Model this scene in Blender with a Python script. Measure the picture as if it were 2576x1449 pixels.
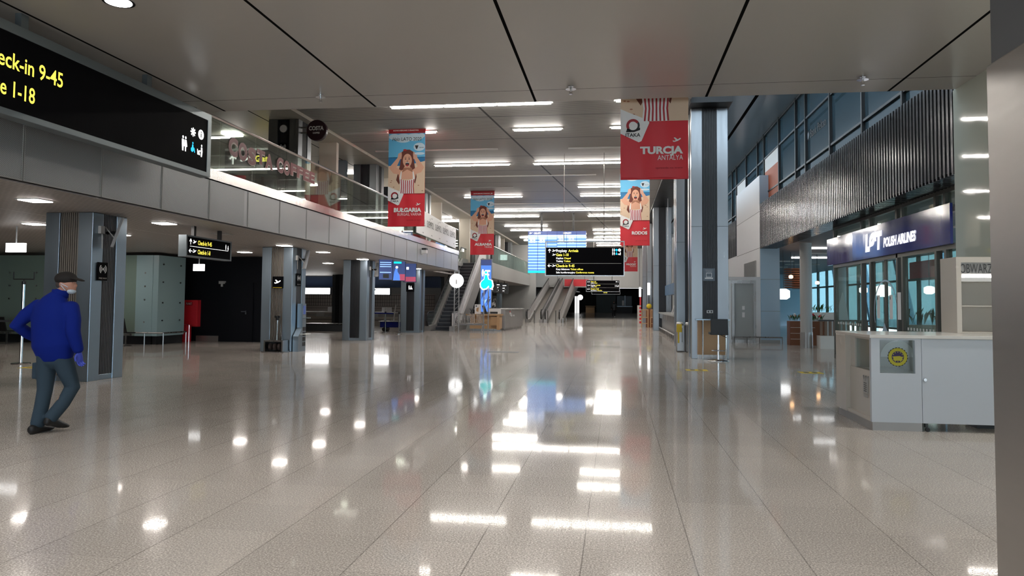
import bpy, math, random
from mathutils import Vector, Matrix
random.seed(7)
S = bpy.context.scene
for o in list(bpy.data.objects): bpy.data.objects.remove(o)
# ------------------------------------------------------------------ camera, world, exposure
cd = bpy.data.cameras.new('camera'); cam = bpy.data.objects.new('camera', cd); S.collection.objects.link(cam)
YAW, PITCH, ROLL, FPX = .14157, .0468, .00844, 1855.2
cy, sy = math.cos(YAW), math.sin(YAW)
fw = Vector((-sy*math.cos(PITCH), cy*math.cos(PITCH), math.sin(PITCH))); rt = Vector((cy, sy, 0)); up = rt.cross(fw)
r2 = rt*math.cos(ROLL)+up*math.sin(ROLL); u2 = -rt*math.sin(ROLL)+up*math.cos(ROLL)
m = Matrix((r2, u2, -fw)).transposed().to_4x4(); m.translation = (0, 0, 1.5); cam.matrix_world = m
cd.sensor_fit = 'HORIZONTAL'; cd.sensor_width = 36; cd.lens = FPX/2576*36
cd.shift_x = 0; cd.shift_y = -(724.5-674.75)/2576; cd.clip_end = 500; cd.clip_start = .05
S.camera = cam
w = bpy.data.worlds.new('sky'); S.world = w; w.use_nodes = True
bg = w.node_tree.nodes['Background']; bg.inputs[0].default_value = (.72, .87, 1, 1); bg.inputs[1].default_value = 5.0
S.view_settings.view_transform = 'Standard'; S.view_settings.look = 'None'; S.view_settings.gamma = 1
S.view_settings.use_curve_mapping = False; S.view_settings.exposure = 0.85
S.cycles.use_denoising = True; S.cycles.max_bounces = 7; S.cycles.diffuse_bounces = 4; S.cycles.glossy_bounces = 4
S.cycles.transmission_bounces = 6; S.cycles.transparent_max_bounces = 12; S.cycles.sample_clamp_indirect = 6
S.cycles.caustics_reflective = False; S.cycles.caustics_refractive = False

# ------------------------------------------------------------------ materials
MT = {}
def mat(name, col, rough=.5, metal=0, emit=0, spec=.5, alpha=1, trans=0, ecol=None):
    if name in MT: return MT[name]
    m = bpy.data.materials.new(name); m.use_nodes = True; b = m.node_tree.nodes['Principled BSDF']
    b.inputs['Base Color'].default_value = (*col, 1); b.inputs['Roughness'].default_value = rough
    b.inputs['Metallic'].default_value = metal; b.inputs['Specular IOR Level'].default_value = spec
    if emit: b.inputs['Emission Color'].default_value = (*(ecol or col), 1); b.inputs['Emission Strength'].default_value = emit
    # slight procedural mottling of the surface
    nt = m.node_tree
    if not emit and not trans:
        tc = nt.nodes.new('ShaderNodeTexCoord'); n = nt.nodes.new('ShaderNodeTexNoise'); n.inputs['Scale'].default_value = 3
        r = nt.nodes.new('ShaderNodeMapRange'); r.inputs['To Min'].default_value = max(0, rough-.04); r.inputs['To Max'].default_value = min(1, rough+.05)
        nt.links.new(tc.outputs['Object'], n.inputs['Vector']); nt.links.new(n.outputs[0], r.inputs['Value']); nt.links.new(r.outputs[0], b.inputs['Roughness'])
    MT[name] = m; return m
def nodes(m): return m.node_tree, m.node_tree.nodes, m.node_tree.links, m.node_tree.nodes['Principled BSDF']
def glassmat(name, tint=(.85, .93, .9), refl=.12, rough=.01, base=None, opac=0.0):
    """thin architectural glass: transparent with fresnel reflection"""
    m = bpy.data.materials.new(name); m.use_nodes = True; nt = m.node_tree; nt.nodes.clear()
    out = nt.nodes.new('ShaderNodeOutputMaterial'); mix = nt.nodes.new('ShaderNodeMixShader'); tr = nt.nodes.new('ShaderNodeBsdfTransparent')
    gl = nt.nodes.new('ShaderNodeBsdfGlossy'); lw = nt.nodes.new('ShaderNodeLayerWeight'); mr = nt.nodes.new('ShaderNodeMapRange')
    tr.inputs[0].default_value = (*tint, 1); gl.inputs['Roughness'].default_value = rough; lw.inputs[0].default_value = .35
    mr.inputs['To Min'].default_value = refl*.6; mr.inputs['To Max'].default_value = min(1, refl*4)
    L = nt.links.new; L(lw.outputs['Fresnel'], mr.inputs['Value']); L(mr.outputs[0], mix.inputs[0]); L(tr.outputs[0], mix.inputs[1]); L(gl.outputs[0], mix.inputs[2])
    last = mix
    if opac:
        d = nt.nodes.new('ShaderNodeBsdfDiffuse'); d.inputs[0].default_value = (*(base or (.6, .7, .7)), 1); m2 = nt.nodes.new('ShaderNodeMixShader'); m2.inputs[0].default_value = opac
        L(mix.outputs[0], m2.inputs[1]); L(d.outputs[0], m2.inputs[2]); last = m2
    L(last.outputs[0], out.inputs[0]); MT[name] = m; return m
def math_node(nt, op, a, b=None, c=None):
    n = nt.nodes.new('ShaderNodeMath'); n.operation = op
    for i, v in enumerate((a, b, c)):
        if v is None: continue
        if isinstance(v, (int, float)): n.inputs[i].default_value = v
        else: nt.links.new(v, n.inputs[i])
    return n.outputs[0]
def axis(nt, which):
    g = nt.nodes.new('ShaderNodeNewGeometry'); s = nt.nodes.new('ShaderNodeSeparateXYZ'); nt.links.new(g.outputs['Position'], s.inputs[0]); return s.outputs['XYZ'.index(which)]
def line(nt, co, period, off, width):   # 1 on a joint line of the given width
    d = math_node(nt, 'FRACT', math_node(nt, 'DIVIDE', math_node(nt, 'SUBTRACT', co, off-period*50-width/2), period))
    return math_node(nt, 'LESS_THAN', d, width/period)
def mixcol(nt, f, a, b):
    n = nt.nodes.new('ShaderNodeMix'); n.data_type = 'RGBA'
    if isinstance(f, float): n.inputs[0].default_value = f
    else: nt.links.new(f, n.inputs[0])
    for i, v in ((6, a), (7, b)):
        if isinstance(v, tuple): n.inputs[i].default_value = (*v, 1)
        else: nt.links.new(v, n.inputs[i])
    return n.outputs[2]
# granite floor
m = mat('granite', (.3, .27, .23), .14, spec=.13); nt, N, L, B = nodes(m)
for l in list(B.inputs['Roughness'].links): nt.links.remove(l)
g = N.new('ShaderNodeNewGeometry'); n1 = N.new('ShaderNodeTexNoise'); n1.inputs['Scale'].default_value = 85; n1.inputs['Detail'].default_value = 3; n1.inputs['Roughness'].default_value = .75
n2 = N.new('ShaderNodeTexNoise'); n2.inputs['Scale'].default_value = .35; n2.inputs['Detail'].default_value = 3
L.new(g.outputs['Position'], n1.inputs['Vector']); L.new(g.outputs['Position'], n2.inputs['Vector'])
cr = N.new('ShaderNodeValToRGB'); cr.color_ramp.elements[0].position = .34; cr.color_ramp.elements[0].color = (.27, .245, .22, 1)
cr.color_ramp.elements[1].position = .62; cr.color_ramp.elements[1].color = (.62, .57, .52, 1); e = cr.color_ramp.elements.new(.48); e.color = (.45, .41, .37, 1)
L.new(n1.outputs[0], cr.inputs[0])
# big tonal patches between slabs, per tile
X, Y = axis(nt, 'X'), axis(nt, 'Y')
tx = math_node(nt, 'FLOOR', math_node(nt, 'DIVIDE', math_node(nt, 'ADD', X, .2), .65)); ty = math_node(nt, 'FLOOR', math_node(nt, 'DIVIDE', math_node(nt, 'ADD', Y, .8), .6))
cmb = N.new('ShaderNodeCombineXYZ'); L.new(tx, cmb.inputs[0]); L.new(ty, cmb.inputs[1]); wn = N.new('ShaderNodeTexWhiteNoise'); L.new(cmb.outputs[0], wn.inputs[0])
v = math_node(nt, 'ADD', math_node(nt, 'MULTIPLY', wn.outputs[0], .1), math_node(nt, 'MULTIPLY', n2.outputs[0], .5))
v = math_node(nt, 'ADD', v, .7)
sc = N.new('ShaderNodeVectorMath'); sc.operation = 'SCALE'; L.new(cr.outputs[0], sc.inputs[0]); L.new(v, sc.inputs['Scale'])
lx = line(nt, X, .65, -.2, .008); ly = line(nt, Y, .6, 4.6, .005)
jl = math_node(nt, 'MAXIMUM', lx, math_node(nt, 'MULTIPLY', ly, .5))
L.new(mixcol(nt, math_node(nt, 'MULTIPLY', jl, .5), sc.outputs[0], (.06, .05, .045)), B.inputs['Base Color'])
mrr = N.new('ShaderNodeMapRange'); mrr.inputs['From Min'].default_value = .47; mrr.inputs['From Max'].default_value = .6; mrr.inputs['To Min'].default_value = .035; mrr.inputs['To Max'].default_value = .32; L.new(n1.outputs[0], mrr.inputs['Value']); rr = mrr.outputs[0]; L.new(rr, B.inputs['Roughness'])
bp = N.new('ShaderNodeBump'); bp.inputs['Strength'].default_value = .008; bp.inputs['Distance'].default_value = .004; L.new(n1.outputs[0], bp.inputs['Height']); L.new(bp.outputs[0], B.inputs['Normal'])
# near ceiling: big satin panels with dark seams
def seamed(name, col, rough, seams, width=.05, spec=.5):
    m = mat(name, col, rough, spec=spec); nt, N, L, B = nodes(m); f = None
    for ax, per, off, wd in seams:
        l = line(nt, axis(nt, ax), per, off, wd or width); f = l if f is None else math_node(nt, 'MAXIMUM', f, l)
    L.new(mixcol(nt, f, col, (.01, .01, .01)), B.inputs['Base Color'])
    L.new(math_node(nt, 'MULTIPLY', math_node(nt, 'SUBTRACT', 1, f), spec), B.inputs['Specular IOR Level']); return m
seamed('ceiling_panel', (.52, .49, .455), .24, [('X', 3.0, -1.46, .045), ('Y', 6.0, 12.37, .014)])
seamed('bay_ceiling', (.6, .55, .47), .35, [('X', 3.0, -10.6, .04), ('Y', 7.0, 26.5, .012)])
seamed('blue_ceiling', (.25, .33, .4), .22, [('X', 30, 4.6, .12)])
# slatted hall ceiling
m = mat('slat_ceiling', (.2, .2, .195), .55); nt, N, L, B = nodes(m); yy = axis(nt, 'Y')
s1 = line(nt, yy, .1, 0, .035); s2 = line(nt, yy, 3.0, 21.7, .08); s3 = line(nt, yy, 1.5, 20.9, .03)
# oblique movement joint
xx = axis(nt, 'X'); ob = math_node(nt, 'LESS_THAN', math_node(nt, 'ABSOLUTE', math_node(nt, 'SUBTRACT', xx, math_node(nt, 'ADD', math_node(nt, 'MULTIPLY', yy, .0935), -5.85))), .035)
c1 = mixcol(nt, s1, (.46, .45, .43), (.2, .195, .19)); c2 = mixcol(nt, s2, c1, (.13, .13, .13)); c3 = mixcol(nt, ob, c2, (.02, .02, .02)); L.new(c3, B.inputs['Base Color'])
# perforated soffit
m = mat('soffit_mesh', (.2, .18, .17), .5); nt, N, L, B = nodes(m); xx, yy = axis(nt, 'X'), axis(nt, 'Y')
n = N.new('ShaderNodeTexNoise'); n.inputs['Scale'].default_value = 5; g = N.new('ShaderNodeNewGeometry'); L.new(g.outputs['Position'], n.inputs[0])
s1 = line(nt, math_node(nt, 'ADD', xx, math_node(nt, 'MULTIPLY', n.outputs[0], .05)), .12, 0, .05); s2 = line(nt, yy, .12, 0, .03); s3 = line(nt, xx, 30, -10.9, .03)
c1 = mixcol(nt, math_node(nt, 'MULTIPLY', math_node(nt, 'MAXIMUM', s1, s2), .6), (.52, .48, .45), (.2, .18, .17)); L.new(mixcol(nt, s3, c1, (.75, .72, .68)), B.inputs['Base Color'])
# perforated fascia
m = mat('fascia_metal', (.40, .405, .41), .38, .25); nt, N, L, B = nodes(m); yy, zz = axis(nt, 'Y'), axis(nt, 'Z')
a = math_node(nt, 'SINE', math_node(nt, 'MULTIPLY', yy, 6.2832/.026)); b = math_node(nt, 'SINE', math_node(nt, 'MULTIPLY', zz, 6.2832/.026))
dots = math_node(nt, 'GREATER_THAN', math_node(nt, 'MULTIPLY', a, b), .25); near = math_node(nt, 'LESS_THAN', yy, 15.2)
L.new(mixcol(nt, math_node(nt, 'MULTIPLY', dots, near), (.43, .44, .45), (.15, .15, .15)), B.inputs['Base Color'])
# glass green wall (back-painted with fixings), tiles
mat('green_glass', (.24, .32, .27), .18, spec=.5); mat('green_edge', (.36, .5, .52), .3)
mat('black_wall', (.004, .005, .008), .6, spec=.2); mat('dark_skirt', (.35, .3, .27), .3, .8)
# metals
def brushed(name, col, rough, sc=(2, 2, .15)):
    m = mat(name, col, rough, 1); nt, N, L, B = nodes(m)
    for l in list(B.inputs['Roughness'].links): nt.links.remove(l)
    tc = N.new('ShaderNodeNewGeometry'); mp = N.new('ShaderNodeMapping'); mp.inputs['Scale'].default_value = sc; n = N.new('ShaderNodeTexNoise'); n.inputs['Scale'].default_value = 6
    L.new(tc.outputs['Position'], mp.inputs[0]); L.new(mp.outputs[0], n.inputs[0]); r = N.new('ShaderNodeMapRange'); r.inputs['To Min'].default_value = rough-.07; r.inputs['To Max'].default_value = rough+.09
    L.new(n.outputs[0], r.inputs[0]); L.new(r.outputs[0], B.inputs['Roughness']); return m
brushed('steel', (.26, .275, .29), .3); brushed('steel_left', (.36, .44, .51), .36); brushed('steel_band', (.62, .58, .55), .22); brushed('steel_near', (.4, .385, .37), .32, (.3, .3, 3))
brushed('chrome', (.75, .76, .78), .12); brushed('stainless', (.33, .32, .31), .28)
mat('rib_dark', (.035, .037, .042), .4, .3); mat('side_grey', (.1, .105, .115), .5); mat('rib_warm', (.3, .27, .24), .4, .6); mat('black', (.008, .008, .009), .4); mat('black_gloss', (.01, .01, .012), .12)
mat('sign_black', (.004, .004, .005), .6, spec=.03); mat('sign_frame', (.19, .22, .235), .35, .5); mat('dark_grey', (.06, .065, .07), .5)
mat('white', (.8, .8, .8), .4); mat('offwhite', (.66, .62, .57), .3); mat('kiosk_white', (.72, .7, .66), .16, spec=.6); mat('kiosk_cream', (.62, .58, .52), .25); mat('kiosk_blue', (.55, .6, .66), .2, spec=.6)
mat('wall_white', (.72, .72, .73), .45); mat('wall_blue', (.42, .55, .66), .3); mat('cream_wall', (.5, .46, .39), .5); mat('booth_blue', (.12, .155, .19), .4)
mat('lacobel', (.6, .64, .56), .03, spec=.9); mat('grey_paint', (.3, .31, .32), .4); mat('grey_light', (.42, .42, .41), .4)
mat('red', (.72, .03, .045), .45); mat('red_dark', (.35, .012, .02), .45); mat('yellow', (.75, .55, .03), .45); mat('wood', (.52, .32, .16), .4); mat('brown', (.2, .07, .03), .4); mat('navy', (.012, .02, .17), .1, spec=.7)
mat('leaf', (.04, .12, .03), .5); mat('soil', (.1, .06, .04), .8); mat('plum', (.03, .008, .014), .3); mat('grout', (.08, .07, .065), .5)
mat('glyph_yellow', (1, .86, .1), .5, emit=.62); mat('glyph_white', (1, 1, 1), .5, emit=.62); mat('glyph_cyan', (.0, .55, .95), .5, emit=.6)
mat('tube_lit', (1, .95, .88), .5, emit=34); mat('tube_off', (.5, .5, .48), .4); mat('down_lit', (1, .96, .9), .5, emit=20); mat('panel_lit', (1, .92, .86), .5, emit=25)
mat('box_lit', (1, 1, 1), .5, emit=1.8); mat('lamp_warm', (1, .55, .25), .5, emit=5); mat('screen_blue', (.05, .16, .55), .3, emit=.5, ecol=(.1, .27, .85)); mat('screen_light', (.3, .5, .9), .3, emit=.5, ecol=(.34, .58, 1))
mat('screen_dark', (.04, .07, .2), .2, emit=.25, ecol=(.08, .12, .35)); mat('screen_cyan', (0, .8, .8), .3, emit=.7); mat('screen_white', (1, 1, 1), .3, emit=.7); mat('screen_red', (.5, .08, .15), .3, emit=.35)
mat('jacket', (.003, .016, .2), .85, spec=.2); mat('trousers', (.04, .065, .09), .85, spec=.2); mat('skin', (.5, .25, .18), .55); mat('cap', (.012, .009, .008), .8); mat('shoe', (.012, .012, .013), .5); mat('glove', (.05, .08, .5), .45); mat('hair', (.07, .05, .045), .7)
mat('p_sky', (.13, .5, .8), .55); mat('p_sea', (.02, .18, .4), .55); mat('p_sand', (.75, .56, .4), .6); mat('p_cloud', (.6, .76, .88), .6); mat('p_skin', (.75, .4, .27), .6); mat('p_skin2', (.4, .17, .1), .6); mat('p_hair', (.16, .04, .025), .7); mat('p_white', (.86, .85, .84), .6); mat('p_black', (.02, .02, .025), .6); mat('p_stripe', (.45, .03, .04), .6); mat('p_redtext', (.35, .01, .02), .6)
mat('costa_red', (.24, .055, .06), .5); mat('costa_edge', (.7, .55, .5), .5)
glassmat('glass_rail', (.8, .86, .81), .16); glassmat('glass_green', (.72, .86, .82), .16, opac=.12, base=(.55, .7, .66)); glassmat('glass_clear', (.86, .9, .88), .1); glassmat('glass_dark', (.2, .3, .34), .2, opac=.45, base=(.06, .11, .14))
glassmat('glass_dimming', (.3, .4, .42), .1); glassmat('glass_frost', (.6, .64, .63), .1, opac=.75, base=(.55, .58, .58)); glassmat('glass_shop', (.78, .86, .82), .09, opac=.06, base=(.5, .58, .55))
mat('blue_gloss', (.08, .12, .22), .1, spec=.8); mat('tile_pale', (.5, .45, .42), .35); mat('rust', (.4, .09, .03), .6); mat('rib_metal', (.12, .12, .13), .2, .9)
mat('step_dark', (.04, .043, .05), .4, .4); mat('belt_brown', (.16, .14, .125), .5); mat('esc_white', (.6, .59, .6), .3); mat('esc_skirt', (.36, .35, .34), .35, .5); mat('shop_green', (.03, .05, .05), .4); mat('case_lit', (1, .98, .96), .5, emit=7); mat('box_dim', (1, 1, 1), .5, emit=.5)
mat('shop_frame', (.13, .125, .11), .4, .4); mat('cafe_ceiling', (.05, .055, .075), .5); mat('pavement', (.5, .52, .55), .9); mat('cafe_lit', (1, 1, 1), .5, emit=4); mat('wood_dark', (.2, .13, .09), .4); mat('sign_blue', (.03, .13, .28), .3); mat('pink', (.55, .38, .4), .5); mat('olive', (.42, .4, .03), .5); mat('indigo', (.03, .02, .1), .5); mat('mask', (.5, .6, .7), .7)
mat('outside_white', (.8, .9, 1), .9)

# ------------------------------------------------------------------ mesh builder
C = S.collection
_glyph = {}
def glyph(s, off=0.0):
    k = (s, off)
    if k not in _glyph:
        cu = bpy.data.curves.new('t', 'FONT'); cu.body = s; cu.size = 1; cu.offset = off; cu.resolution_u = 3
        o = bpy.data.objects.new('t', cu); C.objects.link(o); bpy.context.view_layer.update()
        me = o.evaluated_get(bpy.context.evaluated_depsgraph_get()).to_mesh()
        vs = [tuple(v.co) for v in me.vertices]; fs = [tuple(p.vertices) for p in me.polygons]
        bpy.data.objects.remove(o); bpy.data.curves.remove(cu)
        x0 = min(v[0] for v in vs); x1 = max(v[0] for v in vs); y0 = min(v[1] for v in vs); y1 = max(v[1] for v in vs)
        _glyph[k] = (vs, fs, x0, x1, y0, y1)
    return _glyph[k]
class MB:
    def __init__(s): s.v = []; s.f = []; s.mi = []; s.mats = []
    def mid(s, m):
        if m not in s.mats: s.mats.append(m)
        return s.mats.index(m)
    def add(s, vs, fs, m):
        k = len(s.v); s.v += [tuple(v) for v in vs]; i = s.mid(m)
        for f in fs: s.f.append(tuple(k+j for j in f)); s.mi.append(i)
        return s
    def box(s, x0, y0, z0, x1, y1, z1, m):
        x0, x1 = min(x0, x1), max(x0, x1); y0, y1 = min(y0, y1), max(y0, y1); z0, z1 = min(z0, z1), max(z0, z1)
        e = (len(s.v)//8 % 7)*.00017; x0 -= e; y0 -= e; z0 -= e*(z0 > .01); x1 += e; y1 += e; z1 += e   # pieces of one part never share a face
        return s.add([(x0, y0, z0), (x1, y0, z0), (x1, y1, z0), (x0, y1, z0), (x0, y0, z1), (x1, y0, z1), (x1, y1, z1), (x0, y1, z1)],
                     [(0, 3, 2, 1), (4, 5, 6, 7), (0, 1, 5, 4), (1, 2, 6, 5), (2, 3, 7, 6), (3, 0, 4, 7)], m)
    def cyl(s, p0, p1, r0, m, r1=None, n=16):
        return s.loft([(p0, r0, r0), (p1, r0 if r1 is None else r1, r0 if r1 is None else r1)], m, n)
    def loft(s, rings, m, n=16, ref=None, cap=True, dome=False):
        P = [Vector(r[0]) for r in rings]; vs = []
        for i, (p, a, b) in enumerate(rings):
            t = (P[min(i+1, len(P)-1)]-P[max(i-1, 0)]).normalized()
            rf = Vector(ref) if ref else (Vector((1, 0, 0)) if abs(t.x) < .9 else Vector((0, 1, 0)))
            u = (rf-t*rf.dot(t)).normalized(); w = t.cross(u)
            for k in range(n):
                an = 2*math.pi*k/n; vs.append(P[i]+u*(a*math.cos(an))+w*(b*math.sin(an)))
        fs = []
        for i in range(len(rings)-1):
            for k in range(n): fs.append((i*n+k, i*n+(k+1) % n, (i+1)*n+(k+1) % n, (i+1)*n+k))
        if cap: fs.append(tuple(range(n))[::-1]); fs.append(tuple((len(rings)-1)*n+k for k in range(n)))
        return s.add(vs, fs, m)
    def ell(s, c, rx, ry, rz, m, n=16, k=10):
        vs = []; fs = []
        for i in range(k+1):
            th = math.pi*i/k
            for j in range(n):
                a = 2*math.pi*j/n; vs.append((c[0]+rx*math.sin(th)*math.cos(a), c[1]+ry*math.sin(th)*math.sin(a), c[2]+rz*math.cos(th)))
        for i in range(k):
            for j in range(n): fs.append((i*n+j, (i+1)*n+j, (i+1)*n+(j+1) % n, i*n+(j+1) % n))
        return s.add(vs, fs, m)
    def poly(s, pts, O, U, V, m, d=.002, lift=0):
        """flat shape with a little thickness in the plane O + a U + b V"""
        O, U, V = Vector(O), Vector(U), Vector(V); Nn = U.cross(V).normalized(); n = len(pts)
        a = [O+U*p[0]+V*p[1]+Nn*lift for p in pts]; b = [q+Nn*d for q in a]
        fs = [tuple(range(n, 2*n)), tuple(range(n))[::-1]]+[(i, (i+1) % n, n+(i+1) % n, n+i) for i in range(n)]
        return s.add(a+b, fs, m)
    def rect(s, a0, b0, a1, b1, O, U, V, m, d=.002, lift=0): return s.poly([(a0, b0), (a1, b0), (a1, b1), (a0, b1)], O, U, V, m, d, lift)
    def disc(s, a, b, ra, rb, O, U, V, m, d=.002, lift=0, n=28): return s.poly([(a+ra*math.cos(2*math.pi*k/n), b+rb*math.sin(2*math.pi*k/n)) for k in range(n)], O, U, V, m, d, lift)
    def ring(s, a, b, r0, r1, O, U, V, m, d=.002, lift=0, a0=0, a1=360, n=20):
        for k in range(n):
            t0, t1 = math.radians(a0+(a1-a0)*k/n), math.radians(a0+(a1-a0)*(k+1)/n)
            s.poly([(a+r0*math.cos(t0), b+r0*math.sin(t0)), (a+r1*math.cos(t0), b+r1*math.sin(t0)), (a+r1*math.cos(t1), b+r1*math.sin(t1)), (a+r0*math.cos(t1), b+r0*math.sin(t1))], O, U, V, m, d, lift)
        return s
    def text(s, t, a, b, h, O, U, V, m, wd=None, align='L', bold=0.0, lift=0, shear=0, d=0.002):
        """h = height of the glyph box; wd = width to fit"""
        vs, fs, x0, x1, y0, y1 = glyph(t, bold); ref = glyph('H', bold); k = h/(ref[5]-ref[4]); kx = k if wd is None else wd/(x1-x0)
        W = (x1-x0)*kx; a -= {'L': 0, 'R': W, 'C': W/2}[align]
        O, U, V = Vector(O), Vector(U), Vector(V); Nn = U.cross(V).normalized()
        return s.add([O+U*(a+(v[0]-x0)*kx+shear*v[1]*k)+V*(b+v[1]*k)+Nn*(lift+d) for v in vs], fs, m)
    def build(s, name, parent=None, smooth=False, bevel=0):
        me = bpy.data.meshes.new(name); o = bpy.data.objects.new(name, me)
        if parent is None:
            xs = [v[0] for v in s.v]; ys = [v[1] for v in s.v]; zs = [v[2] for v in s.v]
            off = Vector(((min(xs)+max(xs))/2, (min(ys)+max(ys))/2, min(zs))); o.location = off
        else:
            off = Vector(); q = parent
            while q: off += q.location; q = q.parent
            o.parent = parent
        me.from_pydata([tuple(Vector(v)-off) for v in s.v], [], s.f); me.update()
        for n in s.mats: me.materials.append(MT[n])
        me.polygons.foreach_set('material_index', s.mi)
        if smooth: me.polygons.foreach_set('use_smooth', [True]*len(me.polygons))
        C.objects.link(o)
        if bevel:
            b = o.modifiers.new('edge', 'BEVEL'); b.width = bevel; b.segments = 2; b.limit_method = 'ANGLE'
        return o
def box(name, x0, y0, z0, x1, y1, z1, m, parent=None, bevel=0): return MB().box(x0, y0, z0, x1, y1, z1, m).build(name, parent, bevel=bevel)
def thing(name, label, cat, loc, group=None):
    o = bpy.data.objects.new(name, None); o.empty_display_size = .2; C.objects.link(o); o.location = loc
    o['label'] = label; o['category'] = cat; o['kind'] = 'thing'
    if group: o['group'] = group
    return o
def tag(o, label, cat, group=None, kind='thing'):
    o['label'] = label; o['category'] = cat; o['kind'] = kind
    if group: o['group'] = group
    return o
def struct(o): o['kind'] = 'structure'; return o
def dup(root, loc, label, rotz=None):
    r = root.copy(); C.objects.link(r); r.location = loc; r['label'] = label
    if rotz is not None: r.rotation_euler = (0, 0, rotz)
    for ch in list(root.children):
        c = ch.copy(); C.objects.link(c); c.parent = r
        for gch in ch.children:
            d = gch.copy(); C.objects.link(d); d.parent = c
    return r
ORD = 'first second third fourth fifth sixth seventh eighth ninth tenth eleventh twelfth thirteenth fourteenth fifteenth sixteenth seventeenth eighteenth nineteenth twentieth'.split()
XU, YU, ZU = (1, 0, 0), (0, 1, 0), (0, 0, 1)

# ================================================================== the building
NC, NE = 5.13, 13.1      # near ceiling height and its front edge
struct(box('floor', -26, -14, -.3, 20, 140, 0, 'granite'))
cl = MB().box(-26, -14, NC, 5.6, NE, 7.6, 'ceiling_panel').build('ceiling'); struct(cl)
wn = MB().box(-26, -14.2, 3.3, 6, -14, NC, 'grey_light').box(-26, -14.2, 0, -9, -14, 3.3, 'grey_light').box(5, -14.2, 0, 6, -14, 3.3, 'grey_light')  # unseen rear wall, added to limit the daylight mirrored in the steel columns
for i in range(8): wn.box(-9+i*2-.06, -14.15, 0, -9+i*2+.06, -14, 3.3, 'grey_paint')
struct(wn.build('wall_unseen')); struct(box('wall_right', 5.6, -14, 0, 5.8, -4, NC, 'grey_light'))
struct(box('ceiling', -9.3, NE, 7.1, 2.0, 74, 7.6, 'slat_ceiling'))
struct(box('ceiling', -26, NE, 7.0, -9.3, 74, 7.6, 'bay_ceiling'))
struct(box('ceiling', 2.0, NE, 8.45, 6.2, 74, 8.8, 'blue_ceiling'))
b = MB().box(1.98, 20.4, 7.0, 3.1, 74, 7.5, 'black'); struct(b.build('trim_1'))
# upper floor slab with perforated soffit below
struct(box('ceiling', -26, -14, 3.1, -8.2, 37.4, 3.2, 'soffit_mesh'))
struct(box('ceiling', -24, 48.0, 3.12, -8.2, 69.2, 3.2, 'soffit_mesh'))
struct(box('floor', -24, -8, 3.75, -8.25, 37.35, 4.0, 'grey_light')); struct(box('floor', -24, 37.35, 3.75, -9.6, 48, 4.0, 'grey_light')); struct(box('floor', -24, 48, 3.75, -8.25, 69.1, 4.0, 'grey_light'))
struct(box('ceiling', -24, 37.4, 3.12, -9.6, 48, 3.2, 'soffit_mesh'))
fa = MB().box(-8.24, -13.9, 3.12, -8.2, 37.4, 3.93, 'grey_paint').build('trim_2'); struct(fa)
Ys = [-3+.09+1.57*i for i in range(26)]
y = 10.66-1.57*15; k = 0
while y < 37.2:
    y1 = min(y+1.555, 37.4)
    MB().box(-8.2, y, 3.13, -8.15, y1, 3.93, 'fascia_metal').box(-8.15, y, 3.13, -8.143, y1, 3.145, 'grey_light').box(-8.15, y, 3.13, -8.143, y+.012, 3.93, 'grey_light').box(-8.15, y1-.012, 3.13, -8.143, y1, 3.93, 'grey_light').build('fascia_panel', fa)
    y += 1.57
box('fascia_end', -9.6, 37.4, 3.13, -8.15, 37.44, 3.93, 'fascia_metal', fa)
bd = MB().box(-8.22, -3, 3.95, -8.12, 37.44, 4.16, 'steel_band').box(-8.24, -3, 3.93, -8.2, 37.44, 3.95, 'black').build('trim_3'); struct(bd)
fb = MB().box(-8.24, 48, 3.12, -8.15, 69.2, 4.15, 'grey_light').box(-9.6, 69.2, 3.12, -8.15, 69.24, 4.15, 'grey_light').build('trim_4'); struct(fb)
# walls
struct(box('wall_back', -26, 74, 3.1, 12, 74.5, 8.8, 'grey_light'))
far = MB().box(-9, 132, 0, 12, 132.3, 4, 'dark_grey').build('wall_far'); struct(far)
struct(box('ceiling', -9, 74.5, 3.9, 6, 132, 4.2, 'dark_grey'))
struct(box('wall_left', -26, -14, 0, -25.7, 74, 7.6, 'dark_grey'))
struct(box('wall_upper', -17.3, 13, 4.0, -17, 60, 7.0, 'booth_blue'))
# left ground floor: green glass clad wall, black wall, skirting
gw = MB().box(-25.7, 22.85, .28, -15.45, 23.05, 3.0, 'green_glass').box(-25.7, 22.9, 0, -15.5, 23.05, .28, 'black').box(-15.45, 22.85, .28, -15.25, 24.4, 3.0, 'green_edge').box(-16.05, 22.83, .28, -15.45, 22.85, 3.0, 'green_edge').box(-15.45, 22.9, 0, -15.3, 24.4, .28, 'black')
struct(gw.build('wall_green'))
fx = MB()
for i in range(10):
    for z in (.75, 1.5, 1.95, 2.4): fx.cyl((-24.9+i*1.02, 22.82, z), (-24.9+i*1.02, 22.85, z), .028, 'stainless', n=8)
for y in (23.1, 24.1):
    for z in (.8, 1.4, 2.1, 2.7): fx.cyl((-15.25, y, z), (-15.22, y, z), .025, 'black', n=8)
struct(fx.build('trim_5'))
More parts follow.
